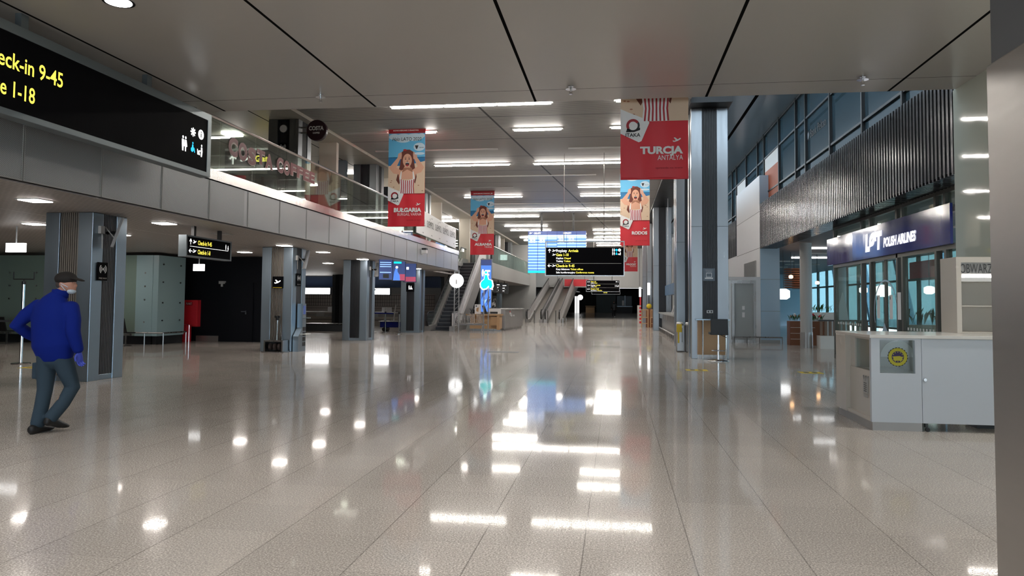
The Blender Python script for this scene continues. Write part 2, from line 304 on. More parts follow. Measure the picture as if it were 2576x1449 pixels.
# swirl emblem on the green wall
em = MB(); O = (-17.45, 22.83, 1.78)
em.ring(.1, .14, .06, .13, O, XU, ZU, 'white', a0=-60, a1=150).poly([(-.12, .05), (.12, -.02), (.3, -.12), (.42, -.08), (.3, .02), (.1, .06)], O, XU, ZU, 'white').poly([(.3, -.1), (.42, -.1), (.47, .2), (.6, .2), (.62, .28), (.36, .27)], O, XU, ZU, 'white').poly([(.5, -.16), (.56, -.16), (.6, .12), (.5, .05)], O, XU, ZU, 'white')
tag(em.build('wall_emblem'), 'white swirling ribbon emblem fixed on the green glass wall', 'emblem')
struct(box('wall_black', -17.5, 25.3, 0, -11.5, 25.5, 3.099, 'black_wall'))
dd = MB().box(-14.4, 25.24, 0, -13.1, 25.3, 2.15, 'black_wall').build('door_1'); struct(dd)
MB().box(-13.36, 25.17, 1.0, -13.3, 25.24, 1.13, 'chrome').box(-13.5, 25.14, 1.08, -13.3, 25.17, 1.12, 'chrome').build('handle', dd)
struct(MB().box(-15.3, 25.25, .0, -14.42, 25.3, .2, 'dark_skirt').build('baseboard_left'))
ex = MB().box(-14.4, 25.15, 2.1, -14.2, 25.3, 2.2, 'grey_light').cyl((-14.3, 25.2, 2.1), (-14.3, 25.2, 2.0), .04, 'grey_light', n=8)
tag(ex.build('wall_camera'), 'small pale camera bracket high on the black wall', 'camera')

# white glossy glass wall at the near end of the shops
struct(box('wall_right', 5.6, -4, 0, 5.8, 13.2, NC, 'lacobel'))
# ribbed dark fascia above the shops
rb = MB().box(5.618, 13.2, 3.78, 5.8, 30.2, 5.5, 'black').build('trim_6'); struct(rb)
sl = MB(); y = 13.24; i = 0
while y < 30.15:
    sl.box(5.6, y, 3.76, 5.618, y+.07, 5.5, 'rib_metal'); sl.box(5.6, y, 3.72, 6.25, y+.06, 3.78, 'rib_metal'); y += .158
o = sl.build('slats', rb); o['kind'] = 'stuff'
struct(box('ceiling', 5.62, 13.2, 3.8, 6.3, 30.2, 3.9, 'black'))
# white block at the end of the ribbed fascia
wb = MB().box(5.6, 30.25, .12, 6.35, 35.9, 6.65, 'wall_white').box(5.62, 30.23, .12, 6.35, 30.25, 6.65, 'wall_blue').box(5.62, 30.25, 0, 6.35, 35.9, .12, 'grey_light')
for z in (1.25, 2.5, 3.75, 5.2):
    wb.box(5.595, 30.24, z, 5.6, 35.9, z+.015, 'dark_grey'); wb.box(5.6, 30.222, z, 6.35, 30.23, z+.015, 'grey_paint')
struct(wb.build('wall_block'))
MBv = MB().box(5.55, 31, 2.55, 5.6, 33.6, 3.3, 'grey_light')
for i in range(24): MBv.box(5.53, 31.05, 2.58+i*.03, 5.56, 33.55, 2.59+i*.03, 'grey_paint')
tag(MBv.build('air_vent'), 'grey slatted air vent on the white block wall', 'vent')
# upper window wall above the ribbed fascia
ww = MB().box(5.98, 13.2, 5.5, 6.0, 74, 8.45, 'glass_dark').build('window_1'); struct(ww)
mu = MB()
for y in (13.8, 16.3, 18.85, 21.6, 24.3, 25.6, 28.2, 31.0, 32.4, 35.2, 38, 39.4, 42, 45, 46.4, 49, 52, 55, 58, 61, 64): mu.box(5.9, y-.04, 5.5, 6.02, y+.04, 8.5, 'black')
for z in (5.5, 6.0, 7.43, 8.4): mu.box(5.92, 13.2, z-.03, 6.02, 74, z+.03, 'black')
mu.build('window_frame', ww)
sp = MB(); sp.disc(24.0-24.15, .12, .14, .14, (5.97, 24.0, 6.72), (0, -1, 0), ZU, 'p_black'); sp.disc(24.0-24.15, .12, .1, .1, (5.968, 24.0, 6.72), (0, -1, 0), ZU, 'booth_blue')
sp.text('Bank Pekao', .1, 0, .26, (5.97, 24.0, 6.72), (0, -1, 0), ZU, 'p_black', wd=1.75); sp.build('window_lettering', ww)
struct(box('wall_office', 9.5, 13.2, 5.2, 9.7, 74, 8.5, 'dark_grey')); struct(box('floor', 6.0, 13.2, 4.8, 9.5, 74, 5.2, 'dark_grey')); struct(box('ceiling', 6.2, 13.2, 8.45, 9.7, 74, 8.8, 'dark_grey'))
for (a, b, t, lab) in ((28.28, 30.92, '', 'rust orange poster without letters on the upper window above the white block'), (35.28, 37.9, 'SOL', 'rust orange SOL poster on the upper window beyond the white block')):
    p = thing('window_poster', lab, 'poster', (5.96, (a+b)/2, 5.53))
    box('backing', 5.95, a, 5.53, 5.978, b, 7.4, 'offwhite', p); q = MB().rect(0, 0, b-a-.06, 1.3, (5.949, b-.03, 5.56), (0, -1, 0), ZU, 'rust')
    if t: q.text(t, .3, .55, .6, (5.945, b-.03, 5.56), (0, -1, 0), ZU, 'p_black', bold=.03)
    q.build('poster_print', p)
for (y, x0) in ((15.2, 6.6), (18.0, 6.9), (20.5, 6.5)):
    t = MB().box(x0, y, 5.2, x0+1.2, y+.6, 6.6+(y % 2)*.4, 'grey_paint'); tag(t.build('office_cupboard'), 'pale office cupboard behind the upper dark glass, %s' % {15.2: 'by the glossy green white wall', 18.0: 'middle of three', 20.5: 'towards the bank lettering'}[y], 'cupboard')

# ------------------------------------------------------------------ steel columns
def column(x0, x1, y0, y1, z0, z1, label, steel, rib, ribs=True, plinth=True):
    t = thing('steel_column', label, 'column', ((x0+x1)/2, (y0+y1)/2, z0))
    cw = .3*(x1-x0); c = MB()
    for a, b in ((x0, y0), (x1-cw, y0), (x0, y1-cw), (x1-cw, y1-cw)): c.box(a, b, z0, a+cw, b+cw, z1, steel)
    for z in (z0+.0,):
        if plinth: c.box(x0+.02, y0+.02, z, x1-.02, y1-.02, z+.1, steel)
    c.build('cladding', t, bevel=.006)
    g = MB().box(x0+.05, y0+.05, z0+.05, x1-.05, y1-.05, z1, 'side_grey' if steel == 'steel_left' else 'black')
    if ribs:
        n = 9; w = (x1-x0-2*cw)
        for i in range(n):
            p = cw+w*(i+.5)/n
            g.box(x0+p-.011, y0+.02, z0+.1, x0+p+.011, y0+.05, z1, rib); g.box(x1-.05, y0+p-.011, z0+.1, x1-.02, y0+p+.011, z1, 'side_grey' if steel == 'steel_left' else 'rib_dark'); g.box(x0+.02, y0+p-.011, z0+.1, x0+.05, y0+p+.011, z1, 'rib_dark')
    g.build('grille', t)
    if z1-z0 > 5:
        s = MB()
        for z in (3.66,): s.box(x0-.003, y0-.003, z, x0+cw, y0, z+.012, 'dark_grey').box(x1-cw, y0-.003, z, x1, y0, z+.012, 'dark_grey')
        s.build('cladding_joint', t)
    return t
LX0, LX1 = -10.48, -9.52
for i, (y, l) in enumerate(((12.26, 'beside the man in blue'), (20.7, 'behind the shoe polisher'), (27.3, 'next after the shoe polisher one'), (35.0, 'by the escalator foot'), (52.0, 'under the far balcony, behind the grey desk'), (60, 'under the far balcony, last of its row'))):
    column(LX0, LX1, y, y+.95, 0, 3.095, 'blue grey steel clad ground floor column %s' % l, 'steel_left', 'rib_warm' if i < 2 else 'rib_dark')  # front ribs of the first two columns coloured brighter, as if lit
for i, (y, l) in enumerate(((20.9, 'with a round disc light and radio wave sign'), (28.2, 'next beyond the one with the radio wave sign'), (36, 'behind the long white panel'), (48.2, 'behind the ALBANIA banner'), (53.5, 'first past the ALBANIA banner'), (59, 'second past the ALBANIA banner'), (66, 'at the end of the far balcony'))):
    column(LX0, LX1, y, y+.95, 4.002, 6.995, 'brushed steel upper floor column %s' % l, 'steel', 'rib_dark', plinth=False)
for i, (y, l) in enumerate(((21.0, 'with laptop sign and wood panel'), (26.3, 'behind the waste bins'), (42.5, 'at the end of the snack counter'), (51, 'beyond the snack counter by the chairs'), (60, 'behind the WLOCHY banner'))):
    column(2.05, 3.05, y, y+1.0, 0, 6.995, 'tall brushed steel hall column %s' % l, 'steel', 'rib_dark')
nc = thing('steel_column', 'big brushed steel column close beside the white pretzel kiosk', 'column', (2.55, 3.92, 0))
box('cladding', 2.05, 3.42, 0, 3.05, 4.42, 2.85, 'steel_near', nc, .01); box('upper_cladding', 2.07, 3.44, 2.85, 3.03, 4.4, NC-.001, 'dark_grey', nc)

# ------------------------------------------------------------------ lights of the hall
ROW = [(20.15, [(-6.4, -1.8, 3), (-.05, 1.5, 1)]), (23.25, [(-7.4, -5.85, 1), (-3.3, -1.75, 1), (-.2, 1.4, 1)]), (26.25, None), (29.05, [(-7.35, -4.27, 2), (-3.3, 1.35, 3)]), (32.0, None), (35.05, [(-1.85, 1.3, 2)]),
       (38.0, [(-8.0, -4.9, 2), (-1.88, 1.25, 2)]), (43.85, [(-7.4, 1.8, 6)]), (46.9, [(-8.0, -4.95, 2), (-1.83, 1.3, 2)]), (52.75, [(-8.1, -4.95, 2)]), (55.9, [(-8.1, -4.97, 2), (-1.82, 1.3, 2)]), (58.8, [(-1.85, 1.3, 2)]), (62.0, [(-8.2, -5, 2), (-1.85, 1.3, 2)]), (64.8, [(-8.2, -5, 2), (-2.7, 1.3, 3)]), (68, [(-8, -4.9, 2), (-1.9, 1.3, 2)]), (70.9, [(-1.93, 1.3, 2)])]
k = 0
for ri, (y, segs) in enumerate(ROW):
    for (a, b, n) in (segs or []):
        side = 'on the balcony side' if b < -4 else 'short piece in mid ceiling' if b < -1.5 else 'on the tall column side'
        t = thing('ceiling_light', 'glowing strip light, %s row down the hall, %s' % (ORD[ri], side), 'ceiling light', ((a+b)/2, y, 7.02), 'glowing strip lights in the slatted ceiling'); k += 1
        box('housing', a-.04, y-.09, 7.06, b+.04, y+.09, 7.1, 'tube_off', t)
        w = (b-a)/n
        for i in range(n): MB().loft([((a+i*w+.02, y, 7.04), .03, .03), ((a+i*w+.1, y, 7.04), .075, .03), ((a+(i+1)*w-.1, y, 7.04), .075, .03), ((a+(i+1)*w-.02, y, 7.04), .03, .03)], 'tube_lit', 10, ref=(0, 1, 0)).build('diffuser', t)
for i, (y, a, b) in enumerate(((26.25, -8.9, -4.3), (26.4, -1.75, 1.4), (32.0, -8.6, -.9), (35.0, -8.9, -4.95), (41, -8.3, 1.5), (50, -8.4, 1.5), (23.3, -9.1, -7.5))):
    tag(box('ceiling_light', a, y-.06, 7.06, b, y+.06, 7.1, 'tube_off'), 'unlit pale strip in the slatted ceiling, %s' % ['second row, balcony side', 'second row, column side', 'long one past the BULGARIA banner', 'short one above the balcony rail', 'long one past the big board rods', 'long one near the hall end', 'short one by the round coffee sign'][i], 'ceiling light')
# left bay lights
for i, (x, y, L, w) in enumerate(((-12.6, 22.6, .5, 1.0), (-11.4, 38.5, 1.4, .3), (-11.3, 46.5, 1.4, .3), (-11.3, 48.7, 1.4, .3), (-11.4, 30, 1.0, .3), (-14, 27, 1.4, .2), (-14, 33, 1.4, .2), (-11.4, 56, 1.2, .3))):
    tag(MB().box(x-L/2, y-w/4, 6.95, x+L/2, y+w/4, 7.0, 'tube_lit').build('ceiling_light'), 'bright light in the cream ceiling over the upper floor, %s from near end' % ORD[i], 'ceiling light')
# soffit lights (square, recessed)
for i, (x, y, m_) in enumerate(((-9.35, 10.7, 'panel_lit'), (-9.35, 14.15, 'panel_lit'), (-9.4, 16.5, 'tube_off'), (-9.48, 20.05, 'panel_lit'), (-9.47, 22.85, 'panel_lit'), (-9.5, 26.7, 'panel_lit'), (-12.3, 14.1, 'panel_lit'), (-12.15, 16.6, 'panel_lit'), (-12.16, 22.8, 'panel_lit'), (-16.2, 21.2, 'panel_lit'), (-12, 29.5, 'panel_lit'), (-12, 33, 'panel_lit'), (-9.5, 34.3, 'panel_lit'), (-16, 16, 'panel_lit'), (-16, 10, 'panel_lit'), (-9.35, 6, 'panel_lit'), (-12.5, 8, 'panel_lit'), (-18.5, 18.5, 'panel_lit'))):
    if m_ == 'panel_lit' and y < 24: m_ = 'panel_lit'
    t = thing('soffit_light', 'square recessed light in the low mesh ceiling, %s in walking order' % ORD[i], 'ceiling light', (x, y, 3.08), 'square lights under the balcony')
    box('frame', x-.2, y-.2, 3.09, x+.2, y+.2, 3.1, 'grey_light', t); box('diffuser', x-.17, y-.17, 3.08, x+.17, y+.17, 3.09, m_, t)
# near ceiling downlights
for i, (x, y, r) in enumerate(((-6.02, 8.06, .15), (-7.95, 12.75, .07), (-3, 5.5, .15), (0, 3.5, .15), (-3, -1, .15), (1.8, -1, .15), (-6, 0, .15), (-6, 4, .15), (3.9, 5, .15), (4.2, 8.8, .12), (0, -4, .15), (-3, -5, .15))):
    t = thing('downlight', 'round bright downlight in the smooth low ceiling, %s' % ('above the big black sign' if i == 0 else 'tiny one at the big sign end' if i == 1 else 'overhead behind the view, %s' % ORD[i]), 'ceiling light', (x, y, NC-.02))
    MB().cyl((x, y, NC-.012), (x, y, NC), r+.035, 'chrome', n=28).build('trim_ring', t); MB().cyl((x, y, NC-.016), (x, y, NC-.012), r, 'down_lit', n=28).build('lens', t)
    if 1 < i:
        ld = bpy.data.lights.new('downlight_beam', 'SPOT'); ld.energy = 150; ld.spot_size = 2.4; ld.spot_blend = .9; ld.shadow_soft_size = r; ld.color = (1, .96, .92)
        lo = bpy.data.objects.new('downlight_beam', ld); C.objects.link(lo); lo.parent = t; lo.location = (0, 0, -.03)
for i, x in enumerate((-5.16, -.77, 3.85)):
    t = thing('fire_sprinkler', 'chrome fire sprinkler under the smooth low ceiling, %s' % ['towards the coffee balcony', 'over the middle of the hall', 'towards the ribbed dark fascia'][i], 'sprinkler', (x, 12.2, NC-.12))
    MB().cyl((x, 12.2, NC-.012), (x, 12.2, NC), .045, 'chrome').cyl((x, 12.2, NC-.07), (x, 12.2, NC), .016, 'chrome').build('body', t); MB().cyl((x, 12.2, NC-.055), (x, 12.2, NC-.05), .09, 'chrome', n=20).build('rosette', t); MB().cyl((x, 12.2, NC-.14), (x, 12.2, NC-.07), .03, 'chrome', r1=.018).build('deflector', t)

# ------------------------------------------------------------------ glass rail of the balconies
def rail(y0, y1, ys, name, lab, gm, z1=5.25):
    t = thing(name, lab, 'glass railing', (-8.17, (y0+y1)/2, 4.0))
    ys = [y0]+ys+[y1]
    for a, b in zip(ys[:-1], ys[1:]): box('glass_pane', -8.182, a+.012, 4.12, -8.165, b-.012, z1-.03, gm, t)
    MB().cyl((-8.17, y0, z1), (-8.17, y1, z1), .033, 'steel_band', n=12).build('handrail', t)
    return t
rl = rail(13.15, 37.3, [14.2, 15.72, 17.27, 18.75, 20.2]+[21.75+1.55*i for i in range(10)], 'glass_railing', 'clear glass railing with steel handrail and COSTA COFFEE lettering on the balcony', 'glass_rail')
rail(48.0, 69.2, [48+1.6*i for i in range(1, 13)], 'glass_railing', 'greenish glass railing of the far balcony past the ALBANIA banner', 'glass_green')
lt = MB(); yy = 14.62
# letters climb and fall along an arc like the sticker on the glass
def arc_word(wd, ya, yb, z0, h, hs):
    n = len(wd); st = (yb-ya)/n
    for i, ch in enumerate(wd):
        hh = h*hs[i][0]; z = z0+hs[i][1]
        for bo, m_, lf in ((.085, 'costa_edge', .001), (.05, 'costa_red', .005)):
            lt.text(ch, ya+st*(i+.5), z, hh, (-8.163, 0, 0), YU, ZU, m_, wd=st*.92*(1.04 if bo > .03 else .96), align='C', bold=bo, lift=lf)
arc_word('COSTA', 14.48, 16.55, 4.6, .40, [(.98, .02), (.98, .0), (.96, -.02), (.82, .07), (.88, .04)])
arc_word('COFFEE', 16.72, 19.0, 4.6, .4, [(.9, .06), (.88, .06), (.78, .1), (.78, .1), (.75, .1), (.75, .1)])
lt.build('lettering', rl)
# round coffee sign
t = thing('round_shop_sign', 'round dark plum COSTA COFFEE sign jutting from the upper column', 'sign', (-8.9, 21.05, 5.9))
MB().cyl((-9.0, 21.0, 6.66), (-9.0, 21.15, 6.66), .32, 'plum', n=36).build('disc', t, bevel=.02); MB().box(-9.5203, 21.05, 6.58, -9.3, 21.09, 6.62, 'stainless').box(-9.52, 21.05, 6.74, -9.3, 21.09, 6.78, 'stainless').build('bracket', t)
MB().text('COSTA', 0, .0, .13, (-9.0, 20.995, 6.66), XU, ZU, 'white', wd=.47, align='C', bold=.04).text('COFFEE', 0, -.11, .055, (-9.0, 20.995, 6.66), XU, ZU, 'white', wd=.22, align='C', bold=.04).build('lettering', t)

# ================================================================== signs
PLANE = [(-.5, -.05), (-.32, -.12), (-.12, -.06), (-.38, .28), (-.22, .32), (.12, .05), (.38, .22), (.5, .2), (.46, .08), (.12, -.14), (-.3, -.26), (-.46, -.22)]
def icon(b, kind, a, c, s, O, U, V, m='glyph_white', lift=.003):
    P = lambda pts: b.poly([(a+p[0]*s, c+p[1]*s) for p in pts], O, U, V, m, .002, lift)
    if kind == 'plane': P(PLANE)
    elif kind in ('up', 'left'):
        q = [(-.07, -.5), (.07, -.5), (.07, .15), (.3, -.05), (.36, .08), (0, .5), (-.36, .08), (-.3, -.05), (-.07, .15)]
        P(q if kind == 'up' else [(-y, x) for x, y in q])
    elif kind in ('man', 'woman', 'parent', 'wheel'):
        b.disc(a, c+.42*s, .09*s, .1*s, O, U, V, m, .002, lift, 14)
        if kind == 'man': P([(-.13, .28), (.13, .28), (.12, -.05), (.07, -.5), (-.07, -.5), (-.12, -.05)])
        if kind == 'woman': P([(-.1, .28), (.1, .28), (.2, -.15), (.07, -.2), (.06, -.5), (-.06, -.5), (-.07, -.2), (-.2, -.15)])
        if kind == 'parent': P([(-.1, .28), (.1, .28), (.14, -.1), (.07, -.5), (-.1, -.5), (-.1, -.05)]); P([(-.65, .05), (-.55, .05), (-.5, -.15), (-.15, -.1), (-.12, 0), (-.35, -.02), (-.2, -.4), (-.6, -.4)])
        if kind == 'wheel': P([(-.1, .28), (.08, .28), (.1, .05), (.25, .03), (.36, -.35), (.28, -.4), (.16, -.15), (.1, -.3), (-.08, -.4), (-.26, -.3), (-.28, -.08), (-.14, .02)])
    elif kind == 'cross':
        for an in range(0, 180, 45):
            x, y = math.cos(math.radians(an)), math.sin(math.radians(an)); P([(-.4*x-.07*y, -.4*y+.07*x), (-.4*x+.07*y, -.4*y-.07*x), (.4*x+.07*y, .4*y-.07*x), (.4*x-.07*y, .4*y+.07*x)])
    elif kind == 'info':
        b.disc(a, c, .45*s, .45*s, O, U, V, m, .002, lift); b.rect(a-.06*s, c-.26*s, a+.06*s, c+.1*s, O, U, V, 'black', .002, lift+.002); b.disc(a, c+.22*s, .07*s, .07*s, O, U, V, 'black', .002, lift+.002, 12)
# big sign under the smooth ceiling
X0 = -7.45
t = thing('wayfinding_sign', 'big black hanging sign reading Check-in 9-45 and Gate 1-18', 'sign', (-7.53, 9.9, 3.76))
MB().box(X0-.2, 7.1, 3.76, X0-.012, 12.62, 4.93, 'sign_frame').box(X0-.012, 7.1, 3.76, X0, 12.62, 3.845, 'sign_frame').box(X0-.012, 7.1, 4.8, X0, 12.62, 4.93, 'sign_frame').box(X0-.012, 12.5, 3.76, X0, 12.62, 4.93, 'sign_frame').build('frame', t, bevel=.006)
box('display', X0-.013, 7.12, 3.84, X0-.009, 12.5, 4.8, 'sign_black', t)
for y in (8.3, 10.84): box('hanging_bar', X0-.14, y-.06, 4.93, X0-.05, y+.06, NC-.001, 'sign_frame', t)
q = MB(); O = (X0-.009, 0, 0)
q.text('Check-in 9-45', 7.58, 4.36, .2, O, YU, ZU, 'glyph_yellow', wd=1.35, bold=.012); q.text('Gate 1-18', 7.6, 4.01, .2, O, YU, ZU, 'glyph_yellow', wd=.86, bold=.012); q.build('lettering', t)
q = MB(); icon(q, 'cross', 12.04, 4.48, .2, O, YU, ZU); icon(q, 'info', 12.29, 4.49, .2, O, YU, ZU); icon(q, 'man', 11.74, 4.22, .26, O, YU, ZU); icon(q, 'woman', 11.82, 4.22, .26, O, YU, ZU); icon(q, 'wheel', 12.04, 4.2, .2, O, YU, ZU, 'glyph_cyan'); icon(q, 'parent', 12.32, 4.2, .22, O, YU, ZU)
q.build('pictograms', t)
# smaller sign under the soffit
t = thing('wayfinding_sign', 'small black sign reading Check-in 9-45 and Check-in 1-8 under the mesh ceiling', 'sign', (-9.1, 15.4, 2.42)); X0 = -9.0
MB().box(X0-.18, 14.4, 2.42, X0-.01, 16.25, 2.88, 'sign_frame').box(X0-.01, 14.4, 2.42, X0, 16.25, 2.45, 'sign_frame').box(X0-.01, 14.4, 2.85, X0, 16.25, 2.88, 'sign_frame').box(X0-.01, 14.4, 2.42, X0, 14.44, 2.88, 'sign_frame').box(X0-.01, 16.2, 2.42, X0, 16.25, 2.88, 'sign_frame').build('frame', t)
q = MB(); O = (X0-.009, 0, 0); box('display', X0-.012, 14.43, 2.44, X0-.008, 16.22, 2.86, 'sign_black', t)
q.rect(14.55, 2.645, 16.1, 2.655, O, YU, ZU, 'glyph_white').text('Check-in 9-45', 14.85, 2.7, .095, O, YU, ZU, 'glyph_yellow', wd=.55, bold=.02).text('Check-in 1-8', 14.85, 2.5, .095, O, YU, ZU, 'glyph_yellow', wd=.5, bold=.02)
icon(q, 'up', 14.57, 2.75, .13, O, YU, ZU); icon(q, 'left', 14.57, 2.55, .13, O, YU, ZU); icon(q, 'plane', 14.72, 2.75, .13, O, YU, ZU); icon(q, 'plane', 14.72, 2.55, .13, O, YU, ZU); icon(q, 'man', 16.0, 2.73, .12, O, YU, ZU); icon(q, 'woman', 16.1, 2.71, .12, O, YU, ZU)
q.build('lettering', t)
for y in (14.8, 15.85): box('hanging_bar', X0-.12, y-.04, 2.88, X0-.05, y+.04, 3.099, 'black', t)
# exit lamps under the soffit
for (x, y, z0, z1, w_, l) in ((-13.1, 14.5, 2.52, 2.72, .22, 'glowing white exit lamp box beside the column by the man'), (-12.2, 20.2, 2.36, 2.56, .16, 'glowing white exit lamp box under the small Check-in sign'), (-12.6, 37, 2.3, 2.6, .1, 'glowing white lamp box past the hanging screens')):
    q = thing('exit_lamp', l, 'lamp', (x, y, z0)); box('lamp_box', x-w_, y-.04, z0, x+w_, y+.04, z1, 'box_lit', q); MB().cyl((x, y, z1), (x, y, 3.1), .015, 'grey_paint', n=8).build('rod', q)
# upper floor gate sign behind the glass
t = thing('wayfinding_sign', 'black upper floor sign reading Gate 1-18 behind the balcony glass', 'sign', (-12.3, 23.6, 5.9))
box('panel', -13.4, 23.6, 6.0, -10.6, 23.75, 6.65, 'sign_black', t); box('top_rail', -13.4, 23.58, 6.65, -10.6, 23.77, 6.72, 'grey_paint', t)
q = MB(); O = (0, 23.598, 0); icon(q, 'up', -13.1, 6.36, .36, O, XU, ZU); icon(q, 'plane', -12.65, 6.36, .36, O, XU, ZU); q.text('Gate 1-18', -12.3, 6.26, .22, O, XU, ZU, 'glyph_yellow', wd=1.3, bold=.03); q.build('lettering', t)
for x in (-13.0, -11.0): box('hanging_bar', x-.04, 23.64, 6.72, x+.04, 23.7, 6.999, 'grey_paint', t)
# hall sign
def board(label, Y, x0, x1, z0, z1, rods, ztop, lines, seps, icons, openz=0):
    t = thing('wayfinding_sign', label, 'sign', ((x0+x1)/2, Y, z0))
    f = MB(); e = .035; zt = z1+openz
    f.box(x0-e, Y-.06, z0-e, x1+e, Y+.06, z0, 'stainless').box(x0-e, Y-.06, zt, x1+e, Y+.06, zt+e, 'stainless').box(x0-e, Y-.06, z0, x0, Y+.06, zt, 'stainless').box(x1, Y-.06, z0, x1+e, Y+.06, zt, 'stainless').build('frame', t)
    box('display', x0, Y-.05, z0, x1, Y+.05, z1, 'sign_black', t); O = (x0, Y-.052, z0); q = MB()
    for (s, a, b, h, w_, m_) in lines: q.text(s, a, b, h, O, XU, ZU, m_, wd=w_, bold=.018)
    for b in seps: q.rect(.08, b, x1-x0-.08, b+.015, O, XU, ZU, 'grey_light')
    for (k_, a, b, s, m_) in icons: icon(q, k_, a, b, s, O, XU, ZU, m_)
    q.build('lettering', t)
    for x in rods: MB().cyl((x, Y, zt+e), (x, Y, ztop), .012 if Y < 30 else .03, 'stainless', n=8).build('rod', t)
W_, Yl = 'glyph_white', 'glyph_yellow'
board('black hall sign reading Przyloty Arrivals, Gate 1-18, Check-in 9-45, in a steel frame', 27.4, -2.62, .24, 2.54, 3.57, (-1.96, -.48), 7.1,
      [('Przyloty', .38, .86, .1, .4, W_), ('Arrivals', .83, .86, .1, .37, Yl), ('Gate 1-18', .38, .71, .1, .46, Yl), ('Kaplica', .38, .6, .065, .26, W_), ('Chapel', .67, .6, .065, .25, Yl), ('Toalety', .38, .49, .065, .26, W_), ('Toilets', .67, .49, .065, .24, Yl),
       ('Check-in 9-45', .38, .3, .1, .68, Yl), ('Kasy biletowe', .38, .19, .065, .5, W_), ('Ticket offices', .91, .19, .065, .47, Yl), ('Sale konferencyjne', .38, .07, .065, .7, W_), ('Conference rooms', 1.11, .07, .065, .67, Yl)],
      [.43], [('up', .13, .91, .15, W_), ('plane', .3, .91, .15, W_), ('plane', .3, .76, .13, W_), ('left', .13, .35, .15, W_), ('plane', .3, .35, .15, W_), ('man', 2.46, .93, .12, W_), ('woman', 2.52, .93, .12, W_), ('cross', 2.6, .93, .12, 'glyph_cyan'), ('info', 2.71, .93, .12, W_), ('man', 2.46, .8, .12, W_), ('woman', 2.52, .8, .12, W_), ('wheel', 2.6, .8, .12, 'glyph_cyan'), ('parent', 2.74, .8, .12, W_)], openz=.2)
board('black hanging sign farther down the hall in three bands under the Arrivals sign', 61.4, -2.5, .18, 2.5, 3.4, (-1.9, -.4), 7.1,
      [('Gate 1-18', .36, .76, .09, .42, Yl), ('Kaplica', .36, .66, .07, .26, W_), ('Chapel', .64, .66, .07, .24, Yl), ('Przyloty', .36, .46, .09, .38, W_), ('Arrivals', .78, .46, .09, .36, Yl), ('Toalety', .36, .36, .07, .25, W_), ('Toilets', .64, .36, .07, .22, Yl), ('Check-in 10-45', .36, .16, .09, .66, Yl), ('Kasy biletowe', .36, .05, .07, .48, W_), ('Ticket offices', .88, .05, .07, .4, Yl)],
      [.6, .3], [('left', .12, .78, .13, W_), ('plane', .24, .78, .13, W_), ('up', .12, .48, .13, W_), ('plane', .24, .48, .13, W_), ('left', .12, .18, .13, W_), ('plane', .24, .18, .13, W_), ('info', 2.45, .8, .1, W_), ('man', 2.58, .8, .12, W_), ('man', 2.36, .46, .14, W_), ('wheel', 2.47, .46, .14, W_), ('parent', 2.62, .46, .14, W_)])
board('narrow dark sign hanging beyond the three band sign', 78, -2.6, .3, 2.5, 3.0, (-2, -.3), 3.9, [('Przyloty', .9, .28, .12, .5, W_), ('Arrivals', 1.2, .1, .12, .4, Yl)], [], [('info', .2, .3, .15, W_)])
# departures board
t = thing('departure_board', 'tall blue glowing flight board hung from two dark rods', 'screen', (-3.7, 45.7, 3.35)); BX0, BX1 = -5.5, -1.88
for x in (-4.67, -2.69): MB().box(x-.06, 45.72, 5.97, x+.06, 45.8, 7.098, 'black').build('rod', t)
for ci in range(6):
    x0 = BX0+ci*.603; q = MB(); z0 = 3.36 if ci < 3 else 4.35
    q.box(x0, 45.6, z0, x0+.6, 45.8, 5.97, 'navy').box(x0+.01, 45.594, z0+.01, x0+.59, 45.6, 5.96, 'screen_light'); z = z0+.15; r = 0
    while z < 5.45: q.box(x0+.01, 45.588, z, x0+.59, 45.594, z+.085, 'screen_blue'); z += .185
    q.box(x0+.01, 45.586, 5.74, x0+.59, 45.594, 5.96, 'screen_dark'); q.box(x0+.01, 45.586, 5.66, x0+.59, 45.594, 5.7, 'screen_white')
    if ci < 3: q.box(x0+.01, 45.585, 3.37, x0+.59, 45.59, 3.5, 'screen_cyan')
    if ci in (0, 1, 3, 4):
        for z in (5.5, 5.38, 5.26):
            q.box(x0+.12, 45.583, z, x0+.28, 45.588, z+.07, 'screen_white'); q.box(x0+.33, 45.583, z, x0+.45, 45.588, z+.07, 'screen_white')
    q.build('screen_panel', t)
q = MB(); q.text('ODLOTY', BX0+.36, 5.79, .11, (0, 45.584, 0), XU, ZU, 'screen_white', wd=.45, bold=.03).text('PRZYLOTY', BX0+2.2, 5.79, .11, (0, 45.584, 0), XU, ZU, 'screen_white', wd=.5, bold=.03); icon(q, 'plane', BX0+.17, 5.85, .2, (0, 45.582, 0), XU, ZU, 'screen_white'); q.build('lettering', t)

